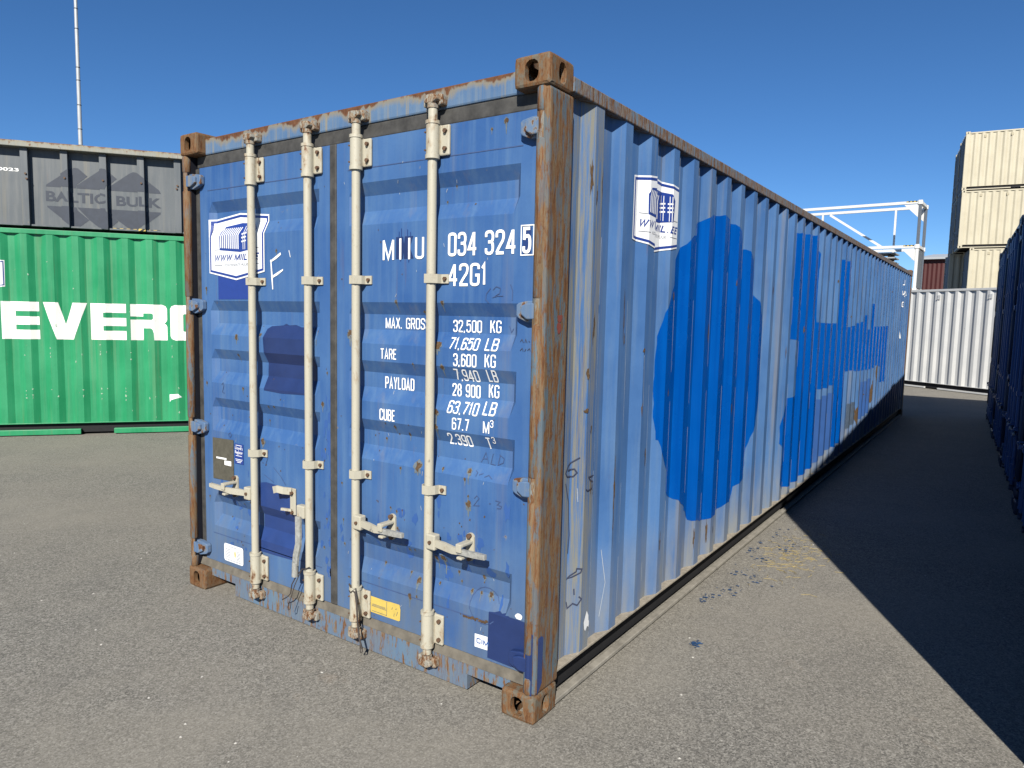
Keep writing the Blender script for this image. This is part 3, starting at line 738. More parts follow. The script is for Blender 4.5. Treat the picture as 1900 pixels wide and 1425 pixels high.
# overpaint patches
decal('overpaint_patch', [[(-1.775, 1.205), (-1.63, 1.199), (-1.44, 1.206), (-1.39, 1.214), (-1.39, 1.545), (-1.44, 1.548), (-1.50, 1.545), (-1.55, 1.556), (-1.60, 1.552), (-1.625, 1.560), (-1.65, 1.551), (-1.74, 1.545), (-1.768, 1.530), (-1.780, 1.48), (-1.772, 1.40), (-1.778, 1.30)]], SL, M['navy'], doorL, .0015)
decal('overpaint_patch', [[(-1.83, .320), (-1.67, .323), (-1.515, .329), (-1.505, .40), (-1.512, .52), (-1.50, .60), (-1.53, .69), (-1.575, .706), (-1.672, .708), (-1.765, .711), (-1.82, .700)]], SL, M['navy2'], doorL, .0015)
decal('overpaint_patch', [[(-2.172, 1.682), (-1.90, 1.684), (-1.90, 1.815), (-2.172, 1.815)]], SL, M['sticker_blue'], doorL, .0015)
decal('overpaint_patch', [[(-.271, .186), (-.150, .183), (-.0695, .190), (-.0695, .390), (-.120, .392), (-.163, .392), (-.185, .401), (-.202, .395), (-.215, .402), (-.24, .392), (-.268, .388)]], SR, M['navy'], doorR, .0026)
# company stickers: one on the door leaf, one on the corrugated side
def sticker(surf, parent, dx, dz, o0):
    X = lambda p: [(a+dx, b+dz) for a, b in p]
    st = decal('company_sticker', [X([(-2.250, 1.827), (-2.001, 1.786), (-1.755, 1.827), (-1.755, 2.124), (-2.003, 2.146), (-2.250, 2.120)])], surf, M['sticker_white'], parent, o0)
    k = o0+.0006
    P = [(-2.250, 1.827), (-2.001, 1.786), (-1.755, 1.827), (-1.755, 2.124), (-2.003, 2.146), (-2.250, 2.120)]
    def inset(t): return [(-2.0025+(a+2.0025)*(1-t/.248), 1.965+(b-1.965)*(1-t/.165)) for a, b in P]
    o, i_ = inset(.008), inset(.020)
    ring = [[o[j], o[(j+1) % 6], i_[(j+1) % 6], i_[j]] for j in range(6)]
    decal('sticker_border', [X(q) for q in ring], surf, M['sticker_blue'], parent, k)
    body = [(-2.150, 1.950), (-1.962, 1.934), (-1.850, 1.948), (-1.838, 2.055), (-1.870, 2.085), (-1.985, 2.092), (-2.125, 2.078), (-2.152, 2.045)]
    decal('sticker_logo', [X(body)], surf, M['sticker_blue'], parent, k)
    wl = []
    for j in range(10):
        xx = -2.142+j*.0175
        wl.append([(xx, 1.962-.0012*j), (xx+.009, 1.961-.0012*j), (xx+.009, 2.036), (xx+.022, 2.068), (xx+.014, 2.068), (xx, 2.036)])
    for xx in (-1.938, -1.922, -1.886, -1.870): wl.append([(xx, 1.948), (xx+.004, 1.948), (xx+.004, 2.072), (xx, 2.072)])
    for zz in (1.985, 2.005, 2.025):
        wl.append([(-1.950, zz), (-1.910, zz+.005), (-1.910, zz+.013), (-1.950, zz+.008)]); wl.append([(-1.896, zz+.005), (-1.858, zz+.008), (-1.858, zz+.016), (-1.896, zz+.013)])
    decal('sticker_logo_lines', [X(q) for q in wl], surf, M['sticker_white'], parent, k+.0006)
    stroke_text('sticker_text', 'WWW.MIIL.EE', -2.198+dx, -1.800+dx, 1.890+dz, 1.927+dz, surf, M['sticker_blue'], parent, k, .2, .3)
    text('sticker_text', [('KONTEINERITE MÜÜK', -2.105+dx, -1.895+dx, 1.860+dz, 1.878+dz)], surf, M['grey_ink'], parent, k, bold=0)
    ln = [[(-2.2, 1.951), (-2.152, 1.951), (-2.152, 1.954), (-2.2, 1.954)], [(-1.846, 1.952), (-1.80, 1.952), (-1.80, 1.955), (-1.846, 1.955)], [(-2.2, 1.866), (-2.125, 1.866), (-2.125, 1.869), (-2.2, 1.869)], [(-1.875, 1.868), (-1.80, 1.868), (-1.80, 1.871), (-1.875, 1.871)]]
    decal('sticker_rules', [X(q) for q in ln], surf, M['grey_ink'], parent, k)
sticker(SL, doorL, 0, 0, .0035)
sticker(SS, side, 3.071, .172, .003)

# data plate, certificate decals, labels
pl_ = decal('data_plate', [[(-2.249, .662), (-2.051, .670), (-2.051, .905), (-2.249, .899)]], SL, M['plate'], doorL, .004)
decal('plate_label', [[(-2.215, .782), (-2.117, .784), (-2.117, .794), (-2.215, .792)], [(-2.137, .754), (-2.073, .754), (-2.073, .781), (-2.137, .779)]], SL, M['white'], doorL, .0048)
decal('certificate_label', [[(-2.042, .776), (-1.962, .777), (-1.962, .889), (-2.042, .888)]], SL, M['sticker_blue'], doorL, .003)
tag(text('label_text', [("Lloyd's", -2.036, -1.968, .852, .874), ('Register', -2.037, -1.967, .828, .850)], SL, M['white'], doorL, .0036, bold=.01), kind='stuff')
decal('label_text', ribbon_polys([[(-2.03, .880), (-1.975, .880)], [(-2.03, .822), (-1.975, .822)], [(-2.035, .802), (-1.97, .802)], [(-2.03, .794), (-1.975, .794)], [(-2.02, .786), (-1.985, .786)]], .0035), SL, M['sticker_white'], doorL, .0036)
cr = .014
def rrect(x0, x1, z0, z1, cr):
    out = []
    for cx_, cz_, a0 in ((x1-cr, z1-cr, 0), (x0+cr, z1-cr, 90), (x0+cr, z0+cr, 180), (x1-cr, z0+cr, 270)):
        out += [(cx_+cr*math.cos(R(a0+i*30)), cz_+cr*math.sin(R(a0+i*30))) for i in range(4)]
    return out
decal('instruction_label', [rrect(-2.156, -1.976, .198, .300, cr)], SL, M['sticker_white'], doorL, .003)
decal('label_text', ribbon_polys([[(-2.11, .286), (-2.03, .286)]]+[[(-2.14, .268-i*.009), (-2.095, .268-i*.009)] for i in range(6)]+[[(-2.035, .268-i*.008), (-2.005, .268-i*.008)] for i in range(7)]+[[(-2.14, .208), (-1.995, .208)]], .0028), SL, M['grey_ink'], doorL, .0034)
decal('label_text', [blob(-2.052, .248, .009, .022)], SL, M['yellow'], doorL, .0034)
decal('yellow_label', [[(-.985, .203), (-.785, .205), (-.776, .21), (-.774, .262), (-.780, .285), (-.84, .284), (-.86, .2815), (-.985, .282)]], SR, M['yellow'], doorR, .003)
decal('label_text', ribbon_polys([[(-.955, .246), (-.870, .246)], [(-.96, .236), (-.865, .236)], [(-.958, .241), (-.868, .241)], [(-.958, .212), (-.862, .212)], [(-.862, .21), (-.862, .278)], [(-.80, .226), (-.79, .248)], [(-.816, .22), (-.812, .235)], [(-.83, .25), (-.822, .262)], [(-.806, .256), (-.796, .262)]], .0022), SR, M['slate'], doorR, .0036)
decal('maker_label', [[(-.340, .215), (-.272, .217), (-.272, .276), (-.340, .273)]], SR, M['sticker_white'], doorR, .0022)
stroke_text('label_text', 'CIM', -.330, -.266, .234, .258, SR, M['mid'], doorR, .0024, .2)

# side repaint: fresh blue over the old name
oval = [(1.65, 2.167), (1.698, 2.185), (1.756, 2.209), (1.824, 2.234), (2.027, 2.259), (2.098, 2.248), (2.235, 2.234), (2.28, 2.233), (2.355, 2.205), (2.382, 2.122), (2.579, 2.092), (2.643, 2.037), (2.66, 1.908), (2.859, 1.769), (2.916, 1.666), (2.931, 1.488), (2.926, 1.305), (2.935, 1.042), (2.892, 0.88), (2.836, 0.798), (2.802, 0.722), (2.79, 0.575), (2.609, 0.515), (2.533, 0.493), (2.516, 0.415), (2.311, 0.424), (2.24, 0.399), (2.05, 0.391), (1.937, 0.392), (1.699, 0.451), (1.665, 0.509), (1.437, 0.632), (1.38, 0.663), (1.268, 0.834), (1.205, 0.929), (1.179, 0.997), (1.162, 1.001), (1.151, 1.088), (1.136, 1.266), (1.141, 1.41), (1.148, 1.538), (1.19, 1.66), (1.275, 1.809), (1.37, 1.958), (1.417, 2.01), (1.486, 2.064), (1.64, 2.123)]
decal('fresh_paint_patch', [ragged(oval)], SS, M['bright'], side, .0016)
ltr = [(3.84, 2.352), (4.042, 2.37), (4.595, 2.405), (4.70, 2.33), (4.773, 2.26), (4.766, 2.06), (4.762, 1.827), (4.772, 1.632), (4.87, 1.628), (5.70, 1.628), (5.715, 2.284), (5.98, 2.29), (6.252, 2.305), (6.256, 1.582), (6.53, 1.59), (6.535, 1.60), (6.80, 1.605), (6.81, 1.63), (7.08, 1.635), (7.09, 1.65), (7.355, 1.652), (7.365, 1.738), (7.634, 1.738), (7.64, 1.556), (7.913, 1.556), (7.92, 1.888), (8.187, 1.888), (8.195, 1.594), (9.572, 1.603), (9.572, .78), (9.022, .80), (9.016, 1.03), (8.742, 1.05), (8.73, 1.064), (8.466, 1.06), (8.46, 1.04), (8.189, 1.035), (7.08, 1.06), (6.53, 1.095), (6.40, 1.09), (6.256, 1.06), (6.254, .30), (5.712, .30), (5.703, .99), (5.42, .987), (5.415, .975), (5.148, .98), (4.874, 1.01), (4.871, .25), (4.2, .22), (3.77, .24), (3.705, .30), (3.715, .60), (3.665, .64), (3.66, .78), (3.70, .88), (3.74, .94), (3.84, .99), (4.038, 1.006), (4.02, 1.479), (3.84, 1.492)]
decal('fresh_paint_patch', [ragged(ltr, .05, .005)], SS, M['bright'], side, .0016)
decal('overpaint_patch', [[(4.872, .25), (5.701, .32), (5.701, .905), (5.424, .91), (5.42, .90), (5.148, .905), (5.14, .885), (4.872, .89)]], SS, M['mid'], side, .0022)
decal('overpaint_patch', [[(6.60, .40), (7.08, .42), (7.08, .69), (6.60, .70)]], SS, M['slate'], side, .0016)
decal('overpaint_patch', [[(7.35, .42), (8.18, .45), (8.18, .91), (7.9, .91), (7.89, .89), (7.35, .90)]], SS, M['mid'], side, .0018)
decal('rust_marks', [blob(7.22, .62, .03, .13, 14, .5), blob(7.75, .72, .06, .05, 14, .6), blob(7.95, .66, .03, .12), blob(8.7, .93, .05, .13), blob(8.38, .68, .04, .12), blob(6.85, .62, .03, .05), blob(7.3, .5, .05, .1)], SS, M['rust'], side, .003)
for t_, a, b, z0, z1 in (('MIIU', 10.95, 11.17, 2.28, 2.37), ('034 324', 10.98, 11.50, 2.10, 2.2), ('5', 11.58, 11.66, 2.1, 2.2), ('42G1', 10.95, 11.25, 1.92, 2.01)):
    stroke_text('painted_marking', t_, a, b, z0, z1, SS, M['white'], side, .003, .17)
decal('paint_dab', [[(11.05, 1.40), (11.16, 1.40), (11.12, 1.53), (11.08, 1.53)]], SS, M['sticker_white'], side, .003)

# pale worn fold edges and rust runs on the side wall
ys_, val_ = side_profile(12.192, .447)
edges = [.447+i*.2765 for i in range(0, 42)]
wear = []; runs = []; wash = []
for i, e in enumerate(edges):
    z = 2.45
    while z > .25:
        ln = random.uniform(.1, .7)
        if random.random() < .72:
            w = random.uniform(.0015, .0045)*(1.9 if e > 3.3 else .8); wear.append([(e-w, z), (e+w*.7, z), (e+w*.9, max(.17, z-ln)), (e-w*.6, max(.17, z-ln))])
        z -= ln+random.uniform(.02, .2)
    for q in range(2):
        if random.random() < .5:
            zz = random.uniform(.2, 2.2); h = random.uniform(.02, .10); uu_ = e-random.uniform(.0, .09)
            runs.append(blob(uu_, zz, random.uniform(.003, .009), h*.5, 9, .45))
            wash.append([(uu_-.008, zz), (uu_+.008, zz), (uu_+.004, zz-h*2.2-.05), (uu_-.004, zz-h*2.2-.05)])
for uu_, zz, a, b in ((.405, 1.60, .010, .05), (.40, 1.55, .005, .03), (.690, 1.63, .008, .10), (.70, 1.53, .007, .03), (.655, .86, .008, .11), (.655, .70, .006, .10), (.986, .95, .008, .04), (.372, 1.23, .02, .008), (.41, 1.15, .008, .02), (.36, 2.20, .012, .05), (.44, 2.19, .006, .06), (.395, 2.13, .008, .03), (.425, .90, .006, .05), (1.22, .45, .008, .05), (1.75, .33, .008, .05), (2.0, .30, .014, .06), (1.9, .33, .01, .05)):
    runs.append(blob(uu_, zz, a*.6, b, 16, .6)); wash.append([(uu_-a*1.2, zz), (uu_+a*1.2, zz), (uu_+a*.5, zz-.22), (uu_-a*.5, zz-.22)])
decal('edge_wear', wear, SS, M['wear'], side, .0034)
decal('rust_marks', runs, SS, M['rust'], side, .0038)
# pen figures and scratches on the side wall
pen = [[(.349, 1.032), (.290, 1.005), (.268, .975), (.281, .958), (.320, .953), (.337, .968), (.325, .985), (.285, .984)], [(.447, .941), (.404, .940), (.418, .925), (.449, .911), (.436, .885), (.400, .880), (.383, .890)],
       [(.347, .532), (.320, .520), (.303, .508), (.330, .512), (.368, .525), (.372, .540), (.350, .545), (.347, .532)], [(.339, .457), (.341, .430)], [(.305, .405), (.311, .375), (.335, .392), (.356, .380), (.375, .405), (.362, .418)], [(.27, .93), (.30, .84), (.31, .70), (.305, .62)]]
decal('pen_figures', ribbon_polys(pen, .006), SS, M['pen'], side, .0032)
decal('chalk_scratches', ribbon_polys([[(.60, .56), (.625, .40), (.60, .24)], [(.34, .90), (.345, .84)], [(.93, 1.45), (.94, 1.2)]], .0022), SS, M['chalk'], side, .003)
decal('paint_dab', [[(.400, .29), (.413, .315), (.424, .335), (.440, .31), (.443, .285), (.470, .262), (.474, .245), (.455, .25), (.432, .262), (.415, .245), (.405, .258)]], SS, M['sticker_white'], side, .0045)
decal('tape_tail', ribbon_polys([[(.445, .262), (.470, .235), (.474, .212)]], .007), SS, M['black'], side, .006)

# rust freckles with pale runs on the doors
sp = [(-0.817, 1.676, 9), (-0.665, 1.637, 7), (-0.548, 1.676, 10), (-0.571, 1.496, 22), (-1.113, 1.526, 20), (-0.544, 1.402, 13), (-0.712, 1.405, 6), (-0.828, 1.11, 9), (-0.75, 1.084, 8), (-0.9, 1.046, 7), (-0.677, 0.95, 24), (-0.781, 0.927, 7), (-0.536, 0.959, 7), (-0.391, 0.97, 13), (-0.408, 0.931, 8), (-0.389, 0.863, 6), (-0.387, 0.827, 19), (-0.841, 0.734, 6), (-0.804, 0.724, 7), (-0.769, 0.733, 6), (-0.573, 1.202, 15), (-0.572, 1.139, 12), (-0.798, 0.646, 7), (-0.729, 0.558, 7), (-0.695, 0.563, 5), (-0.529, 0.563, 16), (-0.571, 0.55, 12), (-0.901, 0.451, 8), (-0.733, 0.444, 7), (-0.677, 0.421, 15), (-0.456, 0.508, 8), (-0.317, 0.516, 10), (-0.718, 0.342, 14), (-0.676, 0.349, 7), (-0.558, 0.435, 6), (-0.379, 0.442, 9), (-0.278, 0.449, 14),
      (-.33, .446, 7), (-.44, .47, 6), (-.62, .37, 7), (-1.16, .62, 6), (-1.17, .80, 6), (-1.15, .5, 7), (-1.12, .34, 6), (-1.08, .70, 6),
      (-2.013, 1.481, 16), (-1.808, 1.498, 9), (-2.016, 1.38, 9), (-1.357, 1.527, 13), (-1.958, 1.201, 9), (-1.309, 1.173, 12), (-1.79, 0.928, 18), (-1.77, 1.041, 6), (-1.746, 1.119, 7), (-1.697, 1.124, 7), (-2.3, 1.21, 9), (-2.29, 1.745, 9), (-2.286, 1.735, 6), (-1.66, 1.932, 8), (-1.275, 1.33, 6), (-1.29, .95, 6), (-1.28, .60, 6), (-1.30, .45, 7), (-2.29, .55, 7), (-2.05, .60, 5), (-1.98, .55, 5),
      (-0.23, 2.385, 12), (-.30, 2.36, 6), (-.55, 2.10, 5), (-.50, 2.16, 5)]
for d, sf, lo, hi in ((doorL, SL, -2.33, -1.255), (doorR, SR, -1.20, -.07)):
    a, b = [], []
    for x, z, s in sp:
        if lo < x < hi:
            k = s*.00070
            a.append(blob(x, z, k, k*1.2, 13, .45)); b.append(blob(x, z-.3*k, k*1.45, k*1.7, 14, .35))
            t = k*random.uniform(2.5, 8)
            b.append([(x-k*.6, z-k), (x+k*.6, z-k), (x+k*.35, z-t*.6), (x+k*.2, z-t), (x-k*.15, z-t*.9), (x-k*.35, z-t*.5)])
    for q in range(46):
        x, z = random.uniform(lo, hi), random.uniform(.18, 1.2) if q % 3 else random.uniform(.2, 2.3); k = random.uniform(.0018, .004)
        a.append(blob(x, z, k, k*1.3, 7, .4))
    decal('rust_wash', b, sf, M['halo'], d, .0009); decal('rust_marks', a, sf, M['rust'], d, .0017)
seamr = [(-.40+i*.012, .338+random.uniform(-.006, .004)) for i in range(11)]
decal('rust_marks', [blob(x, z, .008, .006, 8, .4) for x, z in seamr], SR, M['rust'], doorR, .0024)
# pen marks and scrapes on the doors
decal('pen_figures', ribbon_polys([[(-.291, 1.735), (-.312, 1.712), (-.315, 1.690), (-.299, 1.676)], [(-.279, 1.728), (-.262, 1.742), (-.242, 1.735), (-.245, 1.715), (-.281, 1.697), (-.255, 1.704), (-.227, 1.704)], [(-.193, 1.749), (-.182, 1.725), (-.183, 1.687)], [(-.346, 1.01), (-.322, 1.054), (-.308, 1.01)], [(-.338, 1.026), (-.312, 1.028)], [(-.284, 1.054), (-.296, 1.009), (-.271, 1.007)], [(-.247, 1.054), (-.259, 1.009), (-.232, 1.022), (-.228, 1.040), (-.252, 1.054)],
                                   [(-.356, .858), (-.342, .872), (-.330, .862), (-.359, .827), (-.327, .832)], [(-.278, .849), (-.268, .851)], [(-.246, .867), (-.222, .866), (-.236, .851), (-.214, .848), (-.218, .838), (-.238, .836)], [(-.362, .975), (-.35, .968), (-.355, .952)], [(-.34, .960), (-.32, .968)], [(-.31, .955), (-.29, .965), (-.27, .953)], [(-.215, 1.585), (-.205, 1.560), (-.195, 1.575)]]
                                  + [[(-.30+.075*math.cos(R(a)), .40+.075*math.sin(R(a))) for a in range(20, 340, 20)]], .0035), SR, M['pen_soft'], doorR, .0022)
decal('pen_figures', ribbon_polys([[(-.14, 1.525), (-.132, 1.535), (-.125, 1.522)], [(-.118, 1.522), (-.115, 1.536), (-.108, 1.522)], [(-.10, 1.53), (-.095, 1.525)], [(-.14, 1.490), (-.13, 1.50), (-.125, 1.488)], [(-.118, 1.488), (-.112, 1.498)], [(-.105, 1.492), (-.096, 1.50), (-.092, 1.49)]], .003), SR, M['pen'], doorR, .0022)
decal('pen_figures', ribbon_polys([[(-2.10, .93), (-2.085, .945), (-2.07, .93), (-2.085, .915), (-2.10, .93)], [(-2.155, 1.205), (-2.145, 1.22), (-2.135, 1.205), (-2.15, 1.165), (-2.13, 1.162)], [(-1.77, .80), (-1.75, .84), (-1.745, .88)], [(-1.70, .80), (-1.64, .76), (-1.60, .72)], [(-1.78, .75), (-1.70, .72)]], .0035), SL, M['pen_soft'], doorL, .0022)
decal('chalk_scratches', [[(-1.708, 1.888), (-1.700, 1.885), (-1.690, 1.80), (-1.687, 1.735), (-1.694, 1.735), (-1.702, 1.80)], [(-1.712, 1.880), (-1.66, 1.905), (-1.625, 1.922), (-1.622, 1.910), (-1.66, 1.890), (-1.70, 1.875)], [(-1.704, 1.800), (-1.65, 1.822), (-1.606, 1.838), (-1.606, 1.830), (-1.65, 1.808), (-1.695, 1.792)], [(-1.56, 1.93), (-1.556, 1.93), (-1.545, 1.895), (-1.549, 1.895)]], SL, M['white'], doorL, .0024)
decal('paint_dab', [blob(-.116, .407, .018, .013, 14, .12)], SR, M['sticker_white'], doorR, .004)
scr = []
for q in range(26):
    x, z = random.uniform(-1.15, -.16), random.uniform(.25, 2.3); a = random.uniform(-.6, .6); L_ = random.uniform(.006, .02)
    scr.append([(x, z), (x+a*L_, z+L_)])
decal('chalk_scratches', ribbon_polys(scr, .002), SR, M['chalk'], doorR, .0023)
scuff = []
for q in range(40):
    x, z = random.gauss(-.62, .3), random.gauss(.62, .12)
    if -1.18 < x < -.1: scuff.append(blob(x, z, random.uniform(.004, .02), random.uniform(.01, .04), 9, .5))
decal('blue_scuffs', scuff, SR, M['mid'], doorR, .0006)
scuff = []
for q in range(40):
    x, z = random.gauss(-1.27, .03), random.uniform(.3, 1.2)
    scuff.append(blob(min(x, -1.256), z, random.uniform(.003, .012), random.uniform(.01, .04), 9, .5))
for q in range(20): scuff.append(blob(random.uniform(-2.2, -1.9), random.uniform(.3, .75), random.uniform(.004, .015), random.uniform(.005, .02), 9, .5))
decal('blue_scuffs', scuff, SL, M['mid'], doorL, .0006)
# navy paint run over the lower hinge and post foot
hn = [o for o in box_.children if o.name.startswith('hinge') and o.data.vertices[0].co.x > -.5 and o.data.vertices[0].co.z < .5][0]
hn.data.materials.clear(); hn.data.materials.append(M['navy'])
for ch in hn.children: ch.data.materials.clear(); ch.data.materials.append(M['navy'])
PS = Surf(lambda a, b, off: (a, .0095-off, b), [], []); PSS = Surf(lambda a, b, off: (-.003+off, a, b), [], [])
post0 = [o for o in box_.children if o.name.startswith('corner_post')][0]
decal('overpaint_patch', [[(-.052, .119), (-.017, .119), (-.017, .372), (-.035, .382), (-.052, .370)]], PS, M['navy'], post0, .0015)
decal('overpaint_patch', [[(.024, .121), (.058, .16), (.062, .35), (.045, .36), (.024, .355)]], PSS, M['navy2'], post0, .0015)
decal('overpaint_patch', [blob(.12, 1.62, .022, .018, 10, .3), blob(.115, 1.585, .02, .022, 10, .3)], PSS, plain('faded_red_paint', (.22, .06, .045), .7), post0, .0015)
# tie wires left on the bars
w = MB(); w.tube([(-1.345, -.003, .352), (-1.372, -.006, .338), (-1.40, -.004, .33), (-1.435, -.012, .29), (-1.462, -.02, .24), (-1.472, -.02, .19), (-1.50, -.018, .165), (-1.55, -.012, .135)], .003, 6)
w.tube([(-1.405, -.004, .325), (-1.44, -.02, .24), (-1.465, -.024, .17), (-1.49, -.024, .115), (-1.485, -.024, .10), (-1.472, -.024, .11), (-1.462, -.024, .15)], .0022, 6)
tag(w.build('tie_wire', M['wire']), 'thin dark wire looped round a cream locking bar, its ends sticking out', 'wire')
w = MB(); w.tube([(-1.058, -.002, .335), (-1.037, -.006, .318), (-1.014, -.004, .30), (-.995, -.012, .25), (-.985, -.016, .17), (-.97, -.02, .10), (-.95, -.02, .05)], .0045, 6)
w.tube([(-1.06, .0, .30), (-1.037, -.012, .30), (-1.012, -.004, .325), (-.99, -.014, .24), (-.98, -.02, .15), (-.945, -.03, .07), (-.935, -.03, .045), (-.95, -.03, .035), (-.96, -.024, .07)], .003, 6)
tag(w.build('tie_wire', M['wire']), 'knotted dark wire hanging down from a cream locking bar beside the yellow label', 'wire')

# ------------------------------------------------------------------ green container with a grey half-height bin on top
def mats_for(prefix, a, b, rail=None, **kw):
    d = dict(M)
    p = paint(prefix+'_paint', a, b, **kw)
    for k in ('door', 'side', 'header', 'sill', 'post', 'post_far', 'casting', 'hinge', 'bar', 'lip', 'ledge', 'rail', 'cam', 'pin', 'galv'): d[k] = p
    d['seam'] = M['shade_and_rubber']
    if rail: d['rail'] = rail
    return d
GD = Vector((.6097, .7926)); GA = Vector((-8.672, 1.227))
gm = mats_for('green', (.016, .25, .10), (.026, .31, .13), chalk=(.07, .38, .19), spots=.10, streak=.16, rough=.42, fade=.35)
gm['lip_h'] = .078
s0 = -.93
go = GA+GD*s0
grz = math.atan2(-.6097, .7926)
green, GC = make_container('shipping_container', 6.058, 2.6, gm, e0=.369-s0, pockets=((.88-s0, 1.255-s0), (2.93-s0, 3.30-s0)), loc=(go.x, go.y, 0), rz=grz)
tag(green, 'bright green container with large white block lettering, carrying a grey bin', 'container')
gs, GS = GC['side'], GC['side_surf']
def letter(ch, x, w, z0, h):
    t, b = .115, .075; X = lambda p: [(x+a*w, z0+c*h) for a, c in p]
    if ch == 'E': return [X([(0, 0), (1, 0), (1, .25), (.36, .25), (.36, .385), (1, .385), (1, .61), (.36, .61), (.36, .75), (1, .75), (1, 1), (0, 1)])]
    if ch == 'V': return [X([(.30, 0), (.68, 0), (1, 1), (.68, 1), (.50, .40), (.35, 1), (0, 1)])]
    if ch == 'R': return [X([(0, 0), (.34, 0), (.34, .335), (.55, .335), (.60, .30), (.63, .2), (.64, 0), (1, 0), (1, .38), (.97, .44), (.92, .47), (.97, .52), (1, .58), (1, .88), (.96, .96), (.86, 1), (0, 1), (0, .66), (.34, .66), (.34, .75), (.58, .75), (.62, .72), (.62, .60), (.58, .57), (0, .57)])]
    if ch == 'G': return [X([(.14, 0), (.86, 0), (.96, .04), (1, .12), (1, .56), (.5, .56), (.5, .36), (.64, .36), (.64, .25), (.38, .25), (.36, .28), (.36, .72), (.38, .75), (.62, .75), (.64, .66), (1, .66), (1, .88), (.96, .96), (.86, 1), (.14, 1), (.04, .96), (0, .88), (0, .12), (.04, .04)])]
    if ch == 'N': return [X([(0, 0), (.32, 0), (.32, .52), (.66, 0), (1, 0), (1, 1), (.68, 1), (.68, .48), (.34, 1), (0, 1)])]
n = NB('chipped_white_lettering')
cw = n.mix(n.ramp(n.noise(9, 6, .65, n.vec((1, 1, .35))), [(.55, 0), (.75, .4)]), (.95, .94, .90), (.62, .53, .42))
cw = n.mix(n.ramp(n.noise(45, 6, .7, n.vec((1, 1, .3), (4, 0, 0))), [(.67, 0), (.70, 1)]), cw, (.10, .10, .08)); M['chipped'] = n.done(cw, .55, .3)
for i, ch in enumerate('EVERGREEN'):
    xa = [.07, .506, 1.025, 1.481, 1.944, 2.40, 2.86, 3.32, 3.78][i]; wd = [.393, .484, .408, .423, .42, .42, .41, .41, .42][i]
    decal('painted_letter', letter(ch, xa-s0, wd, 1.213, .46), GS, M['chipped'], gs, .002)
decal('paint_dab', [[(1.912-s0, .504), (2.017-s0, .511), (2.062-s0, .467), (1.99-s0, .45), (1.93-s0, .43), (1.913-s0, .403)]], GS, M['sticker_white'], gs, .002)
decal('company_sticker', [[(-.30-s0, 1.85), (-.1-s0, 1.82), (.12-s0, 1.85), (.124-s0, 2.168), (-.3-s0, 2.17)]], GS, M['sticker_white'], gs, .002)
decal('sticker_border', [[(.105-s0, 1.87), (.115-s0, 1.87), (.115-s0, 2.155), (.105-s0, 2.155)], [(-.29-s0, 2.145), (.115-s0, 2.145), (.115-s0, 2.156), (-.29-s0, 2.156)], [(-.1-s0, 1.838), (.115-s0, 1.865), (.115-s0, 1.876), (-.1-s0, 1.849)]], GS, M['sticker_blue'], gs, .003)
chips = []
for q in range(70):
    e = .369-s0+.2765*random.randint(0, 7)-random.choice((.0, .07)); chips.append(blob(e, random.choice((random.uniform(.9, 1.2), random.uniform(.45, .6), random.uniform(.2, 2.2))), random.uniform(.003, .010), random.uniform(.004, .015), 8, .5))
decal('paint_chips', chips, GS, plain('pale_chip', (.34, .50, .36), .6), gs, .0025)

# grey bin on the green container
gd = paint('grey_bin_paint', (.092, .108, .122), (.120, .136, .150), chalk=(.21, .215, .21), spots=.05, streak=.22, rough=.5)
gr = paint('grey_bin_rail', (.24, .25, .215), (.29, .285, .24), spots=1.1, streak=1.0, edge=(2, .92, 1.02), vscale=1.5)
gi = plain('slate_logo_paint', (.044, .054, .076), .5, .3, .12, scale=14)
binr = empty('bulk_bin', (go.x, go.y, 2.602), grz); LB, HB = 6.058, 1.0
rim = [(-.062, .06, -.062, LB-.06), ]
mbx = MB(); mbx.box(-.137, -.130, .06, LB-.06, .02, HB-.06); mbx.build('side_sheet', gd, binr)
MB().box(-W+.130, -W+.137, .06, LB-.06, .02, HB-.06).build('side_sheet', gd, binr)
MB().box(-W+.07, -.07, .055, .062, .02, HB-.06).build('end_sheet', gd, binr)
MB().box(-W+.07, -.07, LB-.062, LB-.055, .02, HB-.06).build('end_sheet', gd, binr)
MB().box(-W+.08, -.08, .07, LB-.07, .0, .02).build('floor', gd, binr)
for a in ((-.14, .002, .03, LB-.03), (-W-.002, -W+.14, .03, LB-.03)): MB().box(*a, HB-.07, HB, .006).build('top_rail', gr, binr)
for a in ((-W+.14, -.14, .03, .11), (-W+.14, -.14, LB-.11, LB-.03)): MB().box(*a, HB-.07, HB, .006).build('top_rail', gr, binr)
k = .36-.425*2
while k-s0 < LB-.1:
    if k-s0 > .05:
        MB().box(-.131, -.055, k-s0-.04, k-s0+.04, .0, HB-.071, .004).build('rib', gd, binr)
        MB().box(-W+.055, -W+.131, k-s0-.04, k-s0+.04, .0, HB-.071, .004).build('rib', gd, binr)
    k += .425
def bin_prof(y):
    t = (y+s0-.36) % .425
    return -.055 if (t < .0405 or t > .3845) else -.130
ribb = []
k = .36-.425
while k < 5: ribb += [k-s0-.0402, k-s0+.0402]; k += .425
def bin_poly(name, pl2, mat, off, surf_text=None):
    "flat logo pieces, split at the ribs so that each lies on sheet or rib"
    bm = bmesh.new()
    for p in pl2: tess(bm, [(a-s0, b-2.602) for a, b in p])
    split_map(bm, off); me = bpy.data.meshes.new(name); bm.to_mesh(me); bm.free(); return tag(link(name, me, mat, binr), kind='stuff')
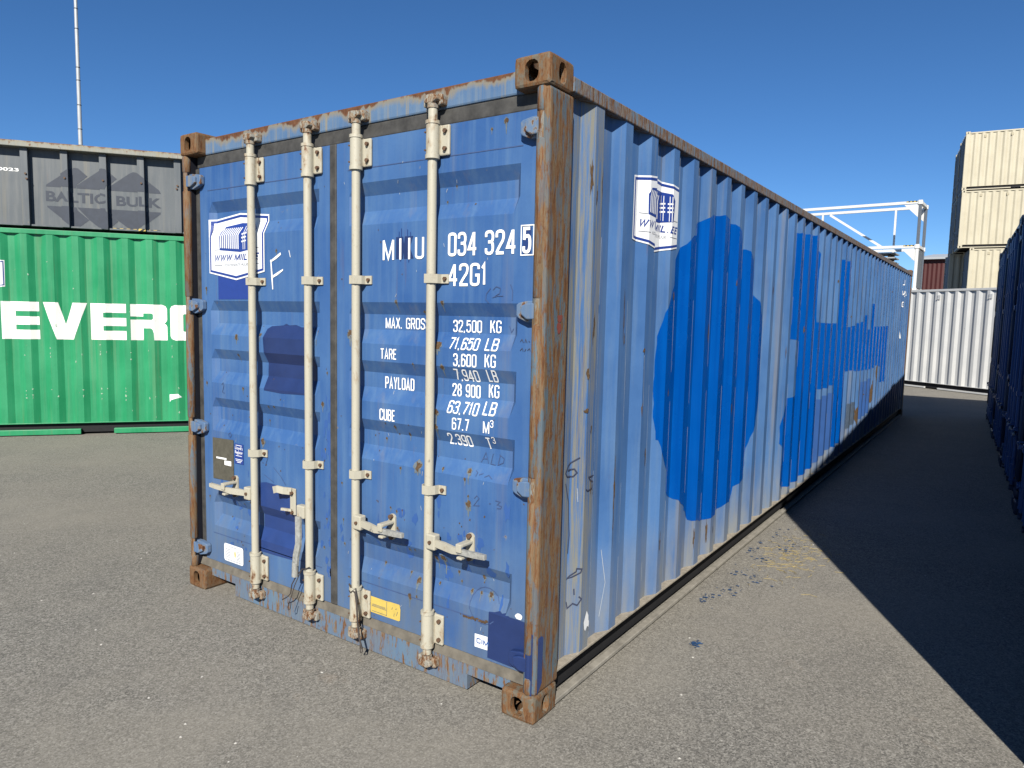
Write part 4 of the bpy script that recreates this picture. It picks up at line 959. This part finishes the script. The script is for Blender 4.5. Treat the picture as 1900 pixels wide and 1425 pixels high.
def split_map(bm, off):
    for b in ribb:
        bmesh.ops.bisect_plane(bm, geom=bm.verts[:]+bm.edges[:]+bm.faces[:], plane_co=(b, 0, 0), plane_no=(1, 0, 0), dist=1e-6)
    bmesh.ops.split_edges(bm, edges=[e for e in bm.edges if any(abs(e.verts[0].co.x-b) < 1e-5 and abs(e.verts[1].co.x-b) < 1e-5 for b in ribb)])
    for fc in bm.faces:
        x = bin_prof(fc.calc_center_median().x)
        for vv in fc.verts: vv.co.z = x
    for vv in bm.verts: vv.co = Vector((vv.co.z+off, vv.co.x, vv.co.y))
up = [[(.564, 3.096), (.570, 3.119), (.842, 3.328), (.88, 3.345), (.921, 3.342), (1.022, 3.250), (.905, 3.145), (.888, 3.096)],
      [(.896, 3.096), (.905, 3.135), (1.15, 3.328), (1.19, 3.35), (1.235, 3.345), (1.350, 3.245), (1.28, 3.18), (1.240, 3.14), (1.226, 3.096)],
      [(1.250, 3.096), (1.272, 3.15), (1.493, 3.323), (1.535, 3.345), (1.575, 3.341), (1.833, 3.139), (1.853, 3.096)]]
lo = [[(.568, 2.862), (.888, 2.862), (.900, 2.825), (1.028, 2.712), (.905, 2.612), (.872, 2.606), (.833, 2.622), (.574, 2.844)],
      [(.899, 2.862), (1.222, 2.862), (1.230, 2.830), (1.356, 2.717), (1.24, 2.612), (1.19, 2.606), (1.14, 2.62), (1.032, 2.711)],
      [(1.240, 2.862), (1.847, 2.860), (1.839, 2.832), (1.585, 2.625), (1.535, 2.606), (1.489, 2.62), (1.275, 2.786)]]
bin_poly('painted_logo', up, gi, .002); bin_poly('painted_logo', lo, gi, .002)
def bin_text(name, runs, mat, bold):
    bm = bmesh.new()
    for s, a0, a1, b0, b1 in runs:
        vs, fs = text_polys(s, bold)
        q = [bm.verts.new((a0+(a1-a0)*a-s0, b0+(b1-b0)*b-2.602, 0)) for a, b in vs]
        for fc in fs:
            try: bm.faces.new([q[i] for i in fc])
            except ValueError: pass
    split_map(bm, .0025); me = bpy.data.meshes.new(name); bm.to_mesh(me); bm.free(); return tag(link(name, me, mat, binr), kind='stuff')
bin_text('painted_text', [('BALTIC', .560, 1.229, 2.918, 3.045)], gi, .03); bin_text('painted_text', [('BULK', 1.336, 1.855, 2.912, 3.036)], gi, .03)
bin_text('painted_text', [('80023', .00, .283, 3.251, 3.29)], M['white'], .02)
hz = []
for i in range(7):
    a = 1.257+i*.078; hz.append([(a, 2.604), (a+.04, 2.604), (a+.075, 2.632), (a+.035, 2.632)])
bin_poly('hazard_stripe', hz, M['yellow'], .003)
bin_poly('hazard_stripe', [[(a[0][0]+.04, a[0][1]), (a[0][0]+.078, a[0][1]), (a[0][0]+.113, a[2][1]), (a[0][0]+.075, a[2][1])] for a in hz], M['black'], .003)
bl = MB()
for i, (a, z) in enumerate(((.375, .62), (.385, .56), (.79, .60), (1.21, .60), (1.64, .60), (2.06, .60), (2.05, .56))):
    bl.tube([(-.056, a-s0, z), (-.04, a-s0, z)], .012, 8)
tag(bl.build('bolts', M['bolt'], binr), kind='stuff')
tag(binr, 'low grey ribbed steel bin with dark diamond logo stacked on the green container', 'container')

# ------------------------------------------------------------------ dark blue containers along the aisle
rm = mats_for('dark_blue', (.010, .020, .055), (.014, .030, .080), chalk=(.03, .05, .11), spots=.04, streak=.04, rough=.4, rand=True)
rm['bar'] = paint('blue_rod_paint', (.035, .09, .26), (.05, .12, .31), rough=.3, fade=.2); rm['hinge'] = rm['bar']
rm['head_y'] = .022; rm['head_d'] = .004; rm['galv'] = M['galv']; rm['gasket'] = rm['gasket_low'] = M['shade_and_rubber']  # headers raised and set forward, shaped to give the row a straight shadow edge
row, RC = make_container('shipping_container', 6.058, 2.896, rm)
th = -math.pi/2+math.atan(.047)
lab = ['fifth from the white container', 'fourth from the white container', 'third from the white container', 'second from the white container', 'standing nearest the white container']
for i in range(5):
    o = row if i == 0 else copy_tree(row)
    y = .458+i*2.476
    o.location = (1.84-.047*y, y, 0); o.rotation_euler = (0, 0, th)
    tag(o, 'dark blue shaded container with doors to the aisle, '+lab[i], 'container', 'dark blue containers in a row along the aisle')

# ------------------------------------------------------------------ white container closing the aisle
wm = mats_for('white', (.60, .61, .61), (.68, .68, .67), chalk=(.72, .72, .70), spots=.02, streak=.10, rough=.4)
wd = Vector((.8067, -.591)); wa = Vector((-.624, 18.742))*1.0+Vector((-.591*-.35, .807*.35)); ws = -1.62
wp = wa+wd*ws
white, WC = make_container('shipping_container', 6.058, 2.591, wm, e0=.40, doors=True, pockets=((1.86, 2.24), (3.90, 4.28)), hooks=(2.10, 3.47, 4.85), loc=(wp.x, wp.y, 0), rz=math.atan2(-.807, -.591))
tag(white, 'clean white container standing broadside across the end of the aisle', 'container')

# ------------------------------------------------------------------ cream containers stacked four high
cm_ = mats_for('cream', (.53, .48, .355), (.58, .53, .395), chalk=(.62, .575, .45), spots=.03, streak=.12, rough=.45)
db = paint('blue_grey_door_paint', (.22, .32, .43), (.30, .38, .46), spots=.1, streak=.3)
for k in ('door', 'header', 'sill', 'hinge'): cm_[k] = db
cm_['lug'] = plain('cream_lug', (.45, .40, .28), .6)
cm_['bar'] = plain('grey_rods', (.34, .40, .46), .5); cm_['galv'] = cm_['bar']; cm_['cam'] = cm_['bar']
cream, CC = make_container('shipping_container', 6.058, 2.591, cm_, hooks=(.75, 1.75, 2.75), pockets=((1.85, 2.21), (3.87, 4.23)))
cth = R(-90+8); first = True
lv = ['bottom', 'second', 'third', 'top']
for colm in range(2):
    for l in range(4):
        o = cream if first else copy_tree(cream); first = False
        off = (.16, .50, .02, 0)[l] if colm == 0 else (.1, -.05, .05, .05)[l]
        bx_, by_ = -.70+.139*-1*colm*2.62+.99*off, 36.3+.99*colm*2.62+.139*off
        o.location = (bx_, by_, l*2.592); o.rotation_euler = (0, 0, cth)
        tag(o, ('cream container, %s of the sunlit stack of four' if colm == 0 else 'cream container, %s of the stack set back behind the sunlit one') % lv[l], 'container', 'cream containers stacked four high')

# ------------------------------------------------------------------ white steel frames
fm = plain('white_frame_paint', (.74, .74, .72), .45, .4, .05)
fg = plain('frame_grey_steel', (.10, .12, .15), .5, .4, .2)
hzm = NB('hazard_tape'); wv = hzm.n.new('ShaderNodeTexWave'); wv.inputs['Scale'].default_value = 3; hzm.link(hzm.vec((1, 1, 1)), wv.inputs['Vector'])
hzm = hzm.done(hzm.ramp(wv.outputs['Fac'], [(.49, (.6, .42, .05)), (.51, (.03, .03, .03))]), .5)
FH, FD, FL = 1.425, 1.35, 6.0
def steel_frame():
    root = empty('storage_rack'); t = .088
    def beam(p0, p1, w=t, mat=fm, nm='beam'):
        b = MB(); b.strap([p0, p1], w, w, (0, 0, 1) if abs(Vector(p1).z-Vector(p0).z) < .9*(Vector(p1)-Vector(p0)).length else (0, 1, 0)); return b.build(nm, mat, root)
    for x in (-t/2, -FL+t/2):
        for y in (t/2, FD-t/2):
            p = MB().box(x-t/2, x+t/2, y-t/2, y+t/2, 0, FH-.14, .008).build('post', fm if y < 1 else fg, root)
            MB().box(x-t/2-.02, x+t/2+.02, y-t/2-.02, y+t/2+.02, FH-.14, FH, .012).build('corner_block', fm, root)
            k = -1 if x > -1 else 1; xx = x+k*t/2
            g_ = MB(); g_.prism([(xx, FH-.13), (xx+k*.42, FH-.13), (xx, FH-.55)], y-.03, y+.03, 'y'); g_.build('gusset', fm, root)
    for y in (t/2, FD-t/2):
        beam((-t-.02, y, FH-.065), (-FL+t+.02, y, FH-.065), t)
    for x in (-t/2, -FL+t/2): beam((x, t+.02, FH-.065), (x, FD-t-.02, FH-.065), t)
    beam((-.95, FD-.08, 0), (-.95, FD-.08, FH-.10), .06, fm, 'strut')
    beam((-3.35, FD-.08, 0), (-3.35, FD-.08, FH-.10), .06, fm, 'strut')
    beam((-3.1, FD-.08, FH-.13), (-1.25, FD-.08, .02), .075, fm, 'diagonal_brace')
    MB().box(-.45, -.13, -.004, 0.0, FH-.055, FH-.02).build('hazard_tape', hzm, root)
    return root
fr0 = steel_frame(); frz = R(-2.5)
for l in range(4):
    o = fr0 if l == 0 else copy_tree(fr0)
    o.location = (-1.12, 24.6, l*FH); o.rotation_euler = (0, 0, frz)
    tag(o, 'white open steel rack with corner gussets, '+['bottom of the stack of four', 'second from the ground in the stack', 'third from the ground, holding grey slats', 'uppermost in the stack, empty with sky behind'][l], 'rack', 'white steel racks stacked four high')
    if l in (1, 2):
        ep = MB().box(-.06, -.03, .10, FD-.10, .02, FH-.16).build('end_panel', fg, o)
    if l == 3:
        for ch in o.children:
            if ch.name.startswith('post'): ch.material_slots[0].link = 'OBJECT'; ch.material_slots[0].material = fg
sl = empty('slat_pile', (-1.12, 24.6, 2*FH+.002), frz)
for i in range(8):
    MB().box(-3.4, -.72, .22, 1.1, i*.15+.105, i*.15+.15, .004).build('slat', plain('pale_slat', (.36, .38, .40), .5), sl)
    for x in (-3.2, -.9): MB().box(x-.04, x+.04, .27, 1.08, i*.15, i*.15+.104).build('batten', M['shade_and_dark_steel'], sl)
tag(sl, 'pile of grey slats on dark battens inside a white steel rack', 'slats')

# ------------------------------------------------------------------ red shed, flue pipe
rb = empty('shed', (-4.75, 62, 0), R(-4))
n = NB('dark_red_cladding'); rw = n.done(n.mix(n.noise(1.5, 4), (.055, .012, .012), (.085, .018, .016)), .55, .3)
xs = [i*.15 for i in range(0, 61)]
for yy, s in ((0, 1), (9, -1)):
    mbx = MB()
    A = [mbx.bm.verts.new((x, yy+s*(.04 if i % 2 else 0), 0)) for i, x in enumerate(xs)]; B = [mbx.bm.verts.new((x, yy+s*(.04 if i % 2 else 0), 6.8)) for i, x in enumerate(xs)]
    for i in range(60): mbx.bm.faces.new([A[i], A[i+1], B[i+1], B[i]])
    mbx.build('wall', rw, rb)
MB().box(0, .05, .05, 8.95, 0, 6.8).build('wall', rw, rb); MB().box(8.95, 9, .05, 8.95, 0, 6.8).build('wall', rw, rb)
mbx = MB(); rf = plain('grey_roof_sheet', (.42, .45, .48), .4, .5, .1)
xs2 = [-.3+i*.12 for i in range(81)]
A = [mbx.bm.verts.new((x, -.35, 6.82+(.05 if i % 2 else 0))) for i, x in enumerate(xs2)]; B = [mbx.bm.verts.new((x, 9.3, 7.9+(.05 if i % 2 else 0))) for i, x in enumerate(xs2)]
for i in range(80): mbx.bm.faces.new([A[i], A[i+1], B[i+1], B[i]])
rfo = mbx.build('roof', rf, rb); MB().box(-.3, 9.3, -.36, -.33, 6.74, 6.90).build('fascia', rf, rfo)
tag(rb, 'dark red corrugated shed with pale grey roof beyond the cream stack', 'building')
fl = empty('flue_pipe', (-31.1, 12.36, 0))
stl = plain('bright_steel_flue', (.52, .54, .55), .35, .6, .08, .15, 3)
zz = 0; k = 0
hs = [1.6, 1.5, 1.7, 1.6, 2.0, .66, .98, 1.0, .52, 1.55, .8, 1.5, 1.6, 1.5, 1.4]
for h in hs:
    rad = .092-.0025*k
    MB().tube([(.004*(k % 2), 0, zz), (0, 0, zz+h-.01)], rad, 18).build('pipe_section', stl, fl)
    MB().tube([(0, 0, zz+h-.022), (0, 0, zz+h)], rad+.010, 18).build('clamp_band', M['shade_and_dark_steel'], fl)
    zz += h; k += 1
MB().tube([(0, 0, zz), (0, 0, zz+.05), (0, 0, zz+.3)], [.13, .13, .02], 18).build('rain_cap', stl, fl)
tag(fl, 'tall thin steel flue pipe with clamp bands rising behind the grey bin', 'chimney')

# ------------------------------------------------------------------ litter on the asphalt
g = MB()
def pebble(b, x, y, s):
    vs = [b.bm.verts.new((x+s*math.cos(a)*random.uniform(.7, 1.2), y+s*math.sin(a)*random.uniform(.7, 1.2), .0005)) for a in (2*math.pi*i/6 for i in range(6))]
    t = b.bm.verts.new((x, y, s*.7))
    for i in range(6): b.bm.faces.new([vs[i], vs[(i+1) % 6], t])
def inside(x, y): return -2.6 < x < .05 and -.05 < y < 12.3
for q in range(420):
    x, y = random.uniform(-9, 3), random.uniform(-2, 5)
    if not inside(x, y): pebble(g, x, y, random.choice((.003, .004, .005, .007)))
tag(g.build('gravel', plain('pale_grit', (.50, .48, .44), .8, .2, .2)), 'scattered pale grit on the asphalt', 'gravel', kind='stuff')
g = MB()
cen = [(.05, 2.74, .05), (.17, 1.92, .05), (.09, 1.71, .06), (.26, 1.10, .02), (.06, 2.97, .06), (.17, 2.62, .05), (.25, 2.92, .06), (.10, 3.3, .1), (.30, 3.1, .1), (.1, 2.3, .12), (.22, 2.2, .1)]
for q in range(330):
    cx_, cy_, sd = random.choice(cen); x, y = random.gauss(cx_, sd*.6), random.gauss(cy_, sd)
    if x < .03: continue
    s_ = random.choice((.0015, .002, .003, .004, .007))
    zf = .004+.0000075*q; g.poly([(a, b, zf) for a, b in blob(x, y, s_*1.5, s_, 7, .5)])
for x, y, sd in cen[:7]: g.poly([(a, b, .0068) for a, b in blob(x, y, .013, .010, 14, .6)])
tag(g.build('paint_flecks', plain('blue_paint_fleck', (.03, .085, .20), .8, .2, .4)), 'blue paint flecks dropped on the asphalt beside the container', 'paint flecks', kind='stuff')
g = MB()
for q in range(150):
    x, y = random.gauss(.33, .10), random.gauss(2.85, .28); a = random.uniform(0, math.pi); L_ = random.uniform(.02, .09)
    if x < .04: continue
    g.tube([(x, y, .003), (x+math.cos(a)*L_*.5, y+math.sin(a)*L_*.5, .006), (x+math.cos(a+.3)*L_, y+math.sin(a+.3)*L_, .003)], .0012, 3)
tag(g.build('straw', plain('dry_straw', (.46, .36, .15), .8, .2, .2)), 'dry straw scattered by the edge of the aisle shadow', 'straw', kind='stuff')
